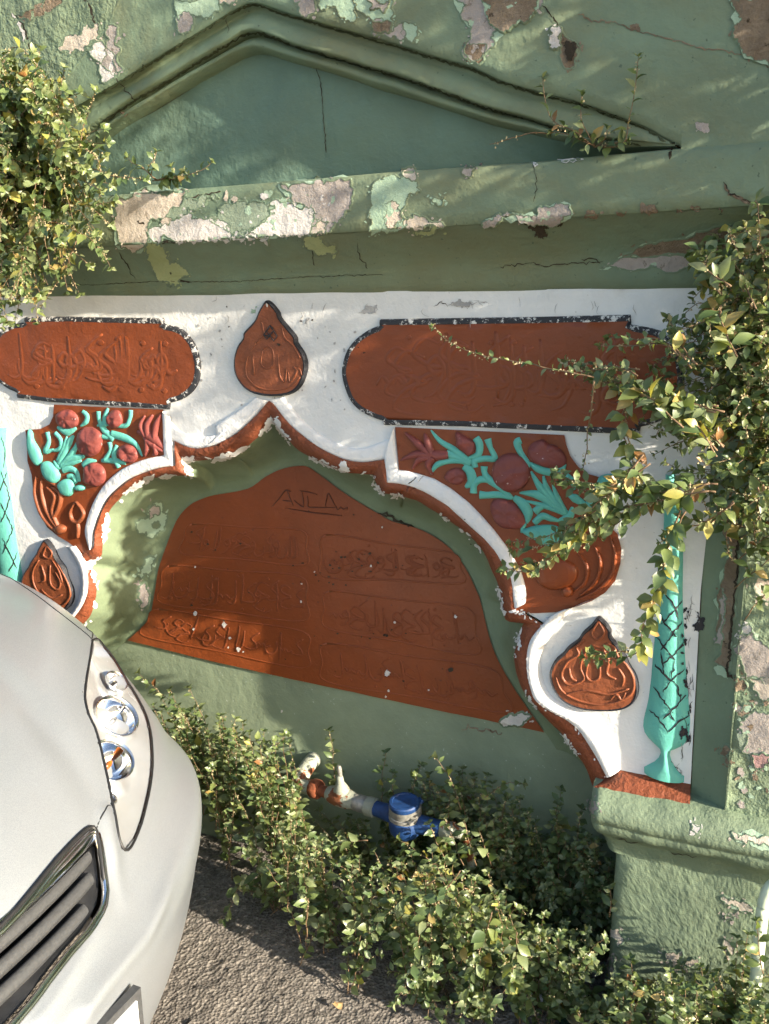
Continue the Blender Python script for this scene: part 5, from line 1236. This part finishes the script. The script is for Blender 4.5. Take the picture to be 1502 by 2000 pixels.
# --- big bush on the right, carrying on out of the picture
RB = Plant('pellitory_bush', 'large trailing bush over the right of the white panel with yellowing leaves', aty(1480, 800, YP), 202, 'wall weeds', 'bush')
polyR = [(1300, 640), (1345, 600), (1352, 520), (1375, 488), (1420, 500), (1450, 470), (1502, 490), (1640, 470), (1640, 1110), (1502, 1050), (1450, 1020), (1400, 985), (1340, 985), (1290, 985), (1250, 950), (1285, 900), (1240, 860), (1210, 800), (1200, 745), (1260, 720), (1280, 680)]
for i in range(205):
    tx, ty = in_poly(polyR, RB.r); y = RB.r.uniform(-.22, -.07) if tx > 1330 else RB.r.uniform(-.17, -.05)
    T = aty(tx, ty, y); rt = aty(RB.r.uniform(1400, 1640), ty + RB.r.uniform(-120, 140), YP)
    d = T - rt; rt = T - d * min(1, .26 / max(d.length, .01)); rt.y = min(rt.y + .05, YP)
    RB.stem([rt, rt.lerp(T, .4) + Vector((0, -.03, RB.r.uniform(-.02, .05))), rt.lerp(T, .75) + Vector((RB.r.uniform(-.02, .02), -.02, RB.r.uniform(-.01, .04))), T], L0=.026, L1=.014, gap=.0105, start=.2, yellow=.05, brown=.02, flor=.5, singles=.03)
RBs = [([(1400, 790), (1330, 790), (1230, 755), (1165, 735), (1130, 715)], .022, .05), ([(1160, 738), (1080, 720), (1000, 705), (930, 690), (880, 668), (845, 640)], .013, .02), ([(1400, 880), (1330, 800), (1270, 770), (1215, 760), (1160, 735)], .03, .25), ([(1330, 830), (1240, 770), (1215, 830), (1235, 900), (1262, 940), (1285, 965)], .028, .35),
       ([(1420, 560), (1400, 530), (1382, 505), (1370, 488)], .028, .1), ([(1430, 700), (1410, 620), (1395, 560), (1375, 510)], .032, .3), ([(1350, 720), (1330, 680), (1312, 640), (1300, 622)], .02, .05), ([(1340, 700), (1290, 665), (1230, 660), (1190, 658)], .018, .1),
       ([(1400, 960), (1300, 970), (1190, 1015), (1090, 1080), (1040, 1100), (985, 1112)], .026, .25), ([(1330, 960), (1240, 955), (1150, 960), (1090, 935), (1085, 925)], .022, .03), ([(1340, 1000), (1300, 1080), (1285, 1160), (1265, 1230), (1240, 1275), (1190, 1290), (1145, 1285)], .027, .3),
       ([(1160, 745), (1150, 830), (1145, 880), (1140, 915)], .010, .05), ([(1260, 900), (1160, 990), (1090, 1040), (1000, 1060)], .022, .15), ([(1430, 980), (1390, 1020), (1330, 1030), (1290, 1060)], .02, .05), ([(1480, 950), (1480, 1010), (1490, 1060)], .02, .05), ([(1250, 720), (1200, 715), (1150, 712), (1105, 705)], .018, .03), ([(1470, 600), (1440, 540), (1430, 490)], .02, .02)]
for pts, L, ye in RBs:
    for k in range((2 if ye > .28 else 4) if L > .021 else (2 if L > .014 else 1)):
        j = 0 if k == 0 else 16; yo = RB.r.uniform(-.08, .02) if k else 0
        Q = [(x + RB.r.uniform(-j, j), y + RB.r.uniform(-j, j)) for x, y in (pts if k < 2 else pts[:max(3, len(pts) - k + 1)])]
        P = [aty(x, y, -.20 + .11 * i / (len(pts) - 1) + yo * .5 - .02 * RB.r.random()) for i, (x, y) in enumerate(Q)]
        RB.stem(P, L0=L * 1.2, L1=L * .68, gap=.0105 if L > .015 else .013, start=.05, yellow=ye * .6, brown=ye * .2, flor=.7, singles=.3 if k == 0 else .05, rad=.0017)
for i in range(580):       # unseen extension outside the frame, added and shaped to shade the wall
    x = RB.r.uniform(.12, 1.25); z = RB.r.uniform(1.72, 3.3) if i > 36 else RB.r.uniform(1.05, 1.72)
    y = RB.r.uniform(-.10 - .19 * (x + 1.0) * (1 if z < 2.35 else 1.3) * (1 if z > 1.72 else .4), -.12)
    if i % 4 == 0: y = RB.r.uniform(-.22, -.11); x = RB.r.uniform(.12, .5)
    T = Vector((x, y, z)); rt = Vector((x + RB.r.uniform(-.02, .15), YU + .02, z + RB.r.uniform(-.1, .15)))
    RB.stem([rt, rt.lerp(T, .4) + Vector((0, -.02, .05)), T], L0=.058, L1=.040, gap=.017, start=.1, yellow=.04, flor=0, singles=0)
RB.done()

# --- sprigs in the pediment
for nm, lab, root, ends, sd_, L in (('wall_sprig', 'upright leafy sprigs growing from the right corner of the pediment', (1165, 288), [[(1130, 262), (1085, 240), (1066, 200), (1060, 152)], [(1150, 262), (1138, 235), (1136, 205), (1137, 182)], [(1215, 282), (1228, 240), (1238, 190), (1246, 112)], [(1150, 280), (1145, 290)], [(1180, 275), (1185, 255)], [(1190, 282), (1225, 275)], [(1140, 275), (1100, 262), (1080, 258)]], 301, .017),
                              ('wall_sprig', 'small dark sprigs at the foot of the pediment beside the left bush', (300, 352), [[(290, 335), (300, 310), (303, 296)], [(280, 330), (258, 318), (250, 308)], [(350, 345), (390, 335), (412, 318)], [(345, 350), (338, 335), (334, 328)], [(370, 345), (360, 335)]], 302, .018)):
    S = Plant(nm, lab, aty(*root, YU), sd_, 'wall sprigs', 'plant')
    for e in ends: S.stem([aty(root[0] + S.r.uniform(-8, 8), root[1], YU + .0)] + [aty(x, y, YU - .012 - .01 * S.r.random()) for x, y in e], L0=L * 1.25, L1=L * .8, gap=.010, start=.12, yellow=.04, brown=.06, flor=.25, singles=.5)
    if sd_ == 301: S.stem([aty(1075, 262, YU - .01), aty(1040, 258, YU - .03), aty(1000, 270, YU - .03), aty(955, 284, YU - .03)], L0=.004, L1=.003, gap=.02, flor=.3, rosette=False)
    S.done()

# --- weeds at the foot of the wall
def ground_clump(name, label, poly, yr, n, seed, zmax=.5, L0=.026, dark=1.0, yellow=.02, extra=(), singles=.05, lean=-.06):
    r_ = random.Random(seed); c = sum(p[0] for p in poly) / len(poly), sum(p[1] for p in poly) / len(poly)
    tufts = []
    for _ in range(max(5, n // 9)):
        tx, ty = in_poly(poly, r_); tufts.append(aty(tx, ty, r_.uniform(*yr)))
    q = aty(*c, yr[1]); G = Plant(name, label, (q.x, q.y, 0), seed, 'weeds along the wall foot', 'weed', dark); k = 0; tries = 0
    while k < n and tries < n * 30:
        tries += 1; tx, ty = in_poly(poly, r_); y = r_.uniform(*yr); T = aty(tx, ty, y)
        if not .012 < T.z < zmax: continue
        k += 1; h = T.z; tf = min(tufts, key=lambda a_: (a_.x - T.x) ** 2 + 2 * (a_.y - T.y) ** 2 + r_.uniform(0, .004)); rt = Vector((tf.x + r_.gauss(0, .015), min(tf.y - lean * .8 + r_.gauss(0, .012), YB - .012), -.005))
        L = (T - rt).length
        if L > .24: rt = T - (T - rt) * (.24 / L)
        G.stem([rt, rt.lerp(T, .45) + Vector((0, .01, .02)), rt.lerp(T, .8) + Vector((0, -.004, .02)), T], L0=L0 * 1.12, L1=L0 * .6, gap=.012, start=.15, yellow=yellow, brown=.01, flor=.3, singles=singles)
    for e, y in extra: G.stem([aty(a, b, y) for a, b in e], L0=L0 * 1.2, L1=L0 * .7, gap=.011, start=.1, yellow=yellow, flor=.4, singles=.4)
    G.done()
ground_clump('ground_weed', 'low weed clump between the car bumper and the green wall', [(262, 1315), (300, 1305), (360, 1345), (430, 1385), (500, 1420), (565, 1440), (570, 1500), (585, 1560), (540, 1590), (470, 1590), (420, 1570), (385, 1510), (340, 1440), (290, 1375)], (-.10, .12), 105, 401,
             extra=(([(400, 1480), (360, 1400), (310, 1350), (270, 1315)], .05), ([(420, 1480), (400, 1410), (370, 1345)], .06), ([(500, 1520), (530, 1470), (560, 1435)], .1), ([(420, 1460), (480, 1450), (530, 1445)], .02)))
ground_clump('ground_weed', 'broad sunlit weed clump spreading over the asphalt below the water meter', [(480, 1640), (540, 1605), (600, 1610), (700, 1640), (740, 1665), (850, 1660), (920, 1680), (990, 1720), (1040, 1790), (1060, 1850), (1015, 1870), (1020, 1930), (990, 2010), (785, 2010), (765, 1900), (700, 1850), (640, 1830), (570, 1740), (510, 1730), (455, 1790), (440, 1750), (475, 1690)], (-.28, .0), 200, 402, zmax=.42,
             extra=(([(560, 1690), (480, 1720), (450, 1770), (435, 1815)], -.16), ([(720, 1640), (650, 1650), (590, 1660)], -.12), ([(850, 1720), (760, 1780), (700, 1850)], -.24), ([(900, 1700), (830, 1800), (800, 1900), (770, 1960)], -.27), ([(960, 1780), (930, 1880), (900, 1990)], -.27), ([(1010, 1820), (1000, 1900), (960, 1980)], -.27)))
ground_clump('ground_weed', 'dark shaded weeds in the corner of the niche beside the pillar', [(820, 1520), (880, 1500), (960, 1510), (1010, 1540), (1060, 1580), (1110, 1560), (1150, 1590), (1195, 1660), (1192, 1860), (1140, 1900), (1070, 1830), (1030, 1760), (980, 1690), (900, 1640), (840, 1600)], (.015, .135), 190, 403, dark=.8,  # leaf tint darkened: the pillar's shade is put into the colour
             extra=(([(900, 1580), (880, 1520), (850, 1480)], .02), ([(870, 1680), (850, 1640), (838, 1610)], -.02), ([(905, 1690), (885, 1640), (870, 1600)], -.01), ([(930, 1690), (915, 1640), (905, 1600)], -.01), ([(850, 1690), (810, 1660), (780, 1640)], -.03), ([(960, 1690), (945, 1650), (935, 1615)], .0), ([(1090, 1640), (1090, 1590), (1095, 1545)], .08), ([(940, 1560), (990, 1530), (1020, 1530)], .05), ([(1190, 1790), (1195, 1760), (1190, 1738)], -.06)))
ground_clump('ground_weed', 'sunlit weed clump in front of the pillar at the lower right', [(1085, 2030), (1120, 1960), (1150, 1920), (1220, 1900), (1290, 1905), (1330, 1880), (1390, 1880), (1420, 1850), (1450, 1820), (1502, 1800), (1600, 1790), (1600, 2080), (1080, 2080)], (-.34, -.06), 190, 404, zmax=.3,
             extra=(([(1240, 1950), (1236, 1900), (1232, 1875)], -.09), ([(1330, 1960), (1332, 1920), (1330, 1885)], -.09), ([(1160, 1960), (1150, 1920), (1145, 1890)], -.05), ([(1490, 1900), (1480, 1850), (1478, 1800)], -.16)))
ground_clump('ground_weed', 'loose shaded weeds on the ground left of the pillar foot around the green lid', [(1010, 1760), (1100, 1800), (1188, 1830), (1188, 1900), (1130, 1940), (1090, 2010), (1000, 2020), (1000, 1940), (1020, 1880)], (-.20, -.01), 62, 406, zmax=.3, dark=.9)  # slightly darker leaf tint, shade painted into the leaves
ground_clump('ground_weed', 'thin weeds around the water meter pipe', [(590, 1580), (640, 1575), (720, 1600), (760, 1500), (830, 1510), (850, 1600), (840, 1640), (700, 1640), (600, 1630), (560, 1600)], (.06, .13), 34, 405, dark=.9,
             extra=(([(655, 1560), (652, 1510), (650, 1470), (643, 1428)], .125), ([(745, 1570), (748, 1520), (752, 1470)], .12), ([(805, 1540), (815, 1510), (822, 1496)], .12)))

# ================================================================== litter
def crumple(name, label, c, rx, ry, h, mat, seed):
    V = []; F = []; n = 9
    for j in range(n):
        for i in range(n):
            x, y = (i / (n - 1) - .5) * 2 * rx, (j / (n - 1) - .5) * 2 * ry; p = Vector((c[0] + x, c[1] + y, 0)); V.append(p + Vector((fn(p, 60, seed) * .008, fn(p, 60, seed + 2) * .008, c[2] + h * (.5 + fn(p, 55, seed + 5)))))
    for j in range(n - 1):
        for i in range(n - 1): a = j * n + i; F.append((a, a + 1, a + n + 1, a + n))
    o = obj(name, V, F, mat, None, False); tag(o, label, 'litter'); return o
wc = atz(1048, 1945, .012); crumple('plastic_wrapper', 'crumpled pale bluish plastic wrapper under the weeds by the pillar', (wc.x, wc.y, .010), .03, .018, .018, simple('pale_plastic_film', (.50, .52, .62), .25, nscale=80), 3)
wl = atz(660, 1965, .008); o = crumple('dry_leaf', 'dry tan leaf lying on the sunlit asphalt', (wl.x, wl.y, .010), .010, .007, .008, simple('dry_leaf_brown', (.42, .27, .12), .7), 5)
lc = atz(1135, 1975, .02)
JL = thing('jar_lid', 'dark green round plastic lid half hidden in weeds left of the pillar foot', 'lid', (lc.x, lc.y, 0))
lathe('lid_body', [(.004, .022), (.030, .022), (.044, .021), (.048, .017), (.049, 0)], (lc.x, lc.y, .002), simple('dark_green_plastic', (.012, .035, .022), .25, nscale=30), JL, Vector((0, -.25, 1)), 36)
lathe('lid_ring', [(.034, .0225), (.0345, .0232), (.0355, .0232), (.036, .0225)], (lc.x, lc.y, .002), 'floret', JL, Vector((0, -.25, 1)), 36)
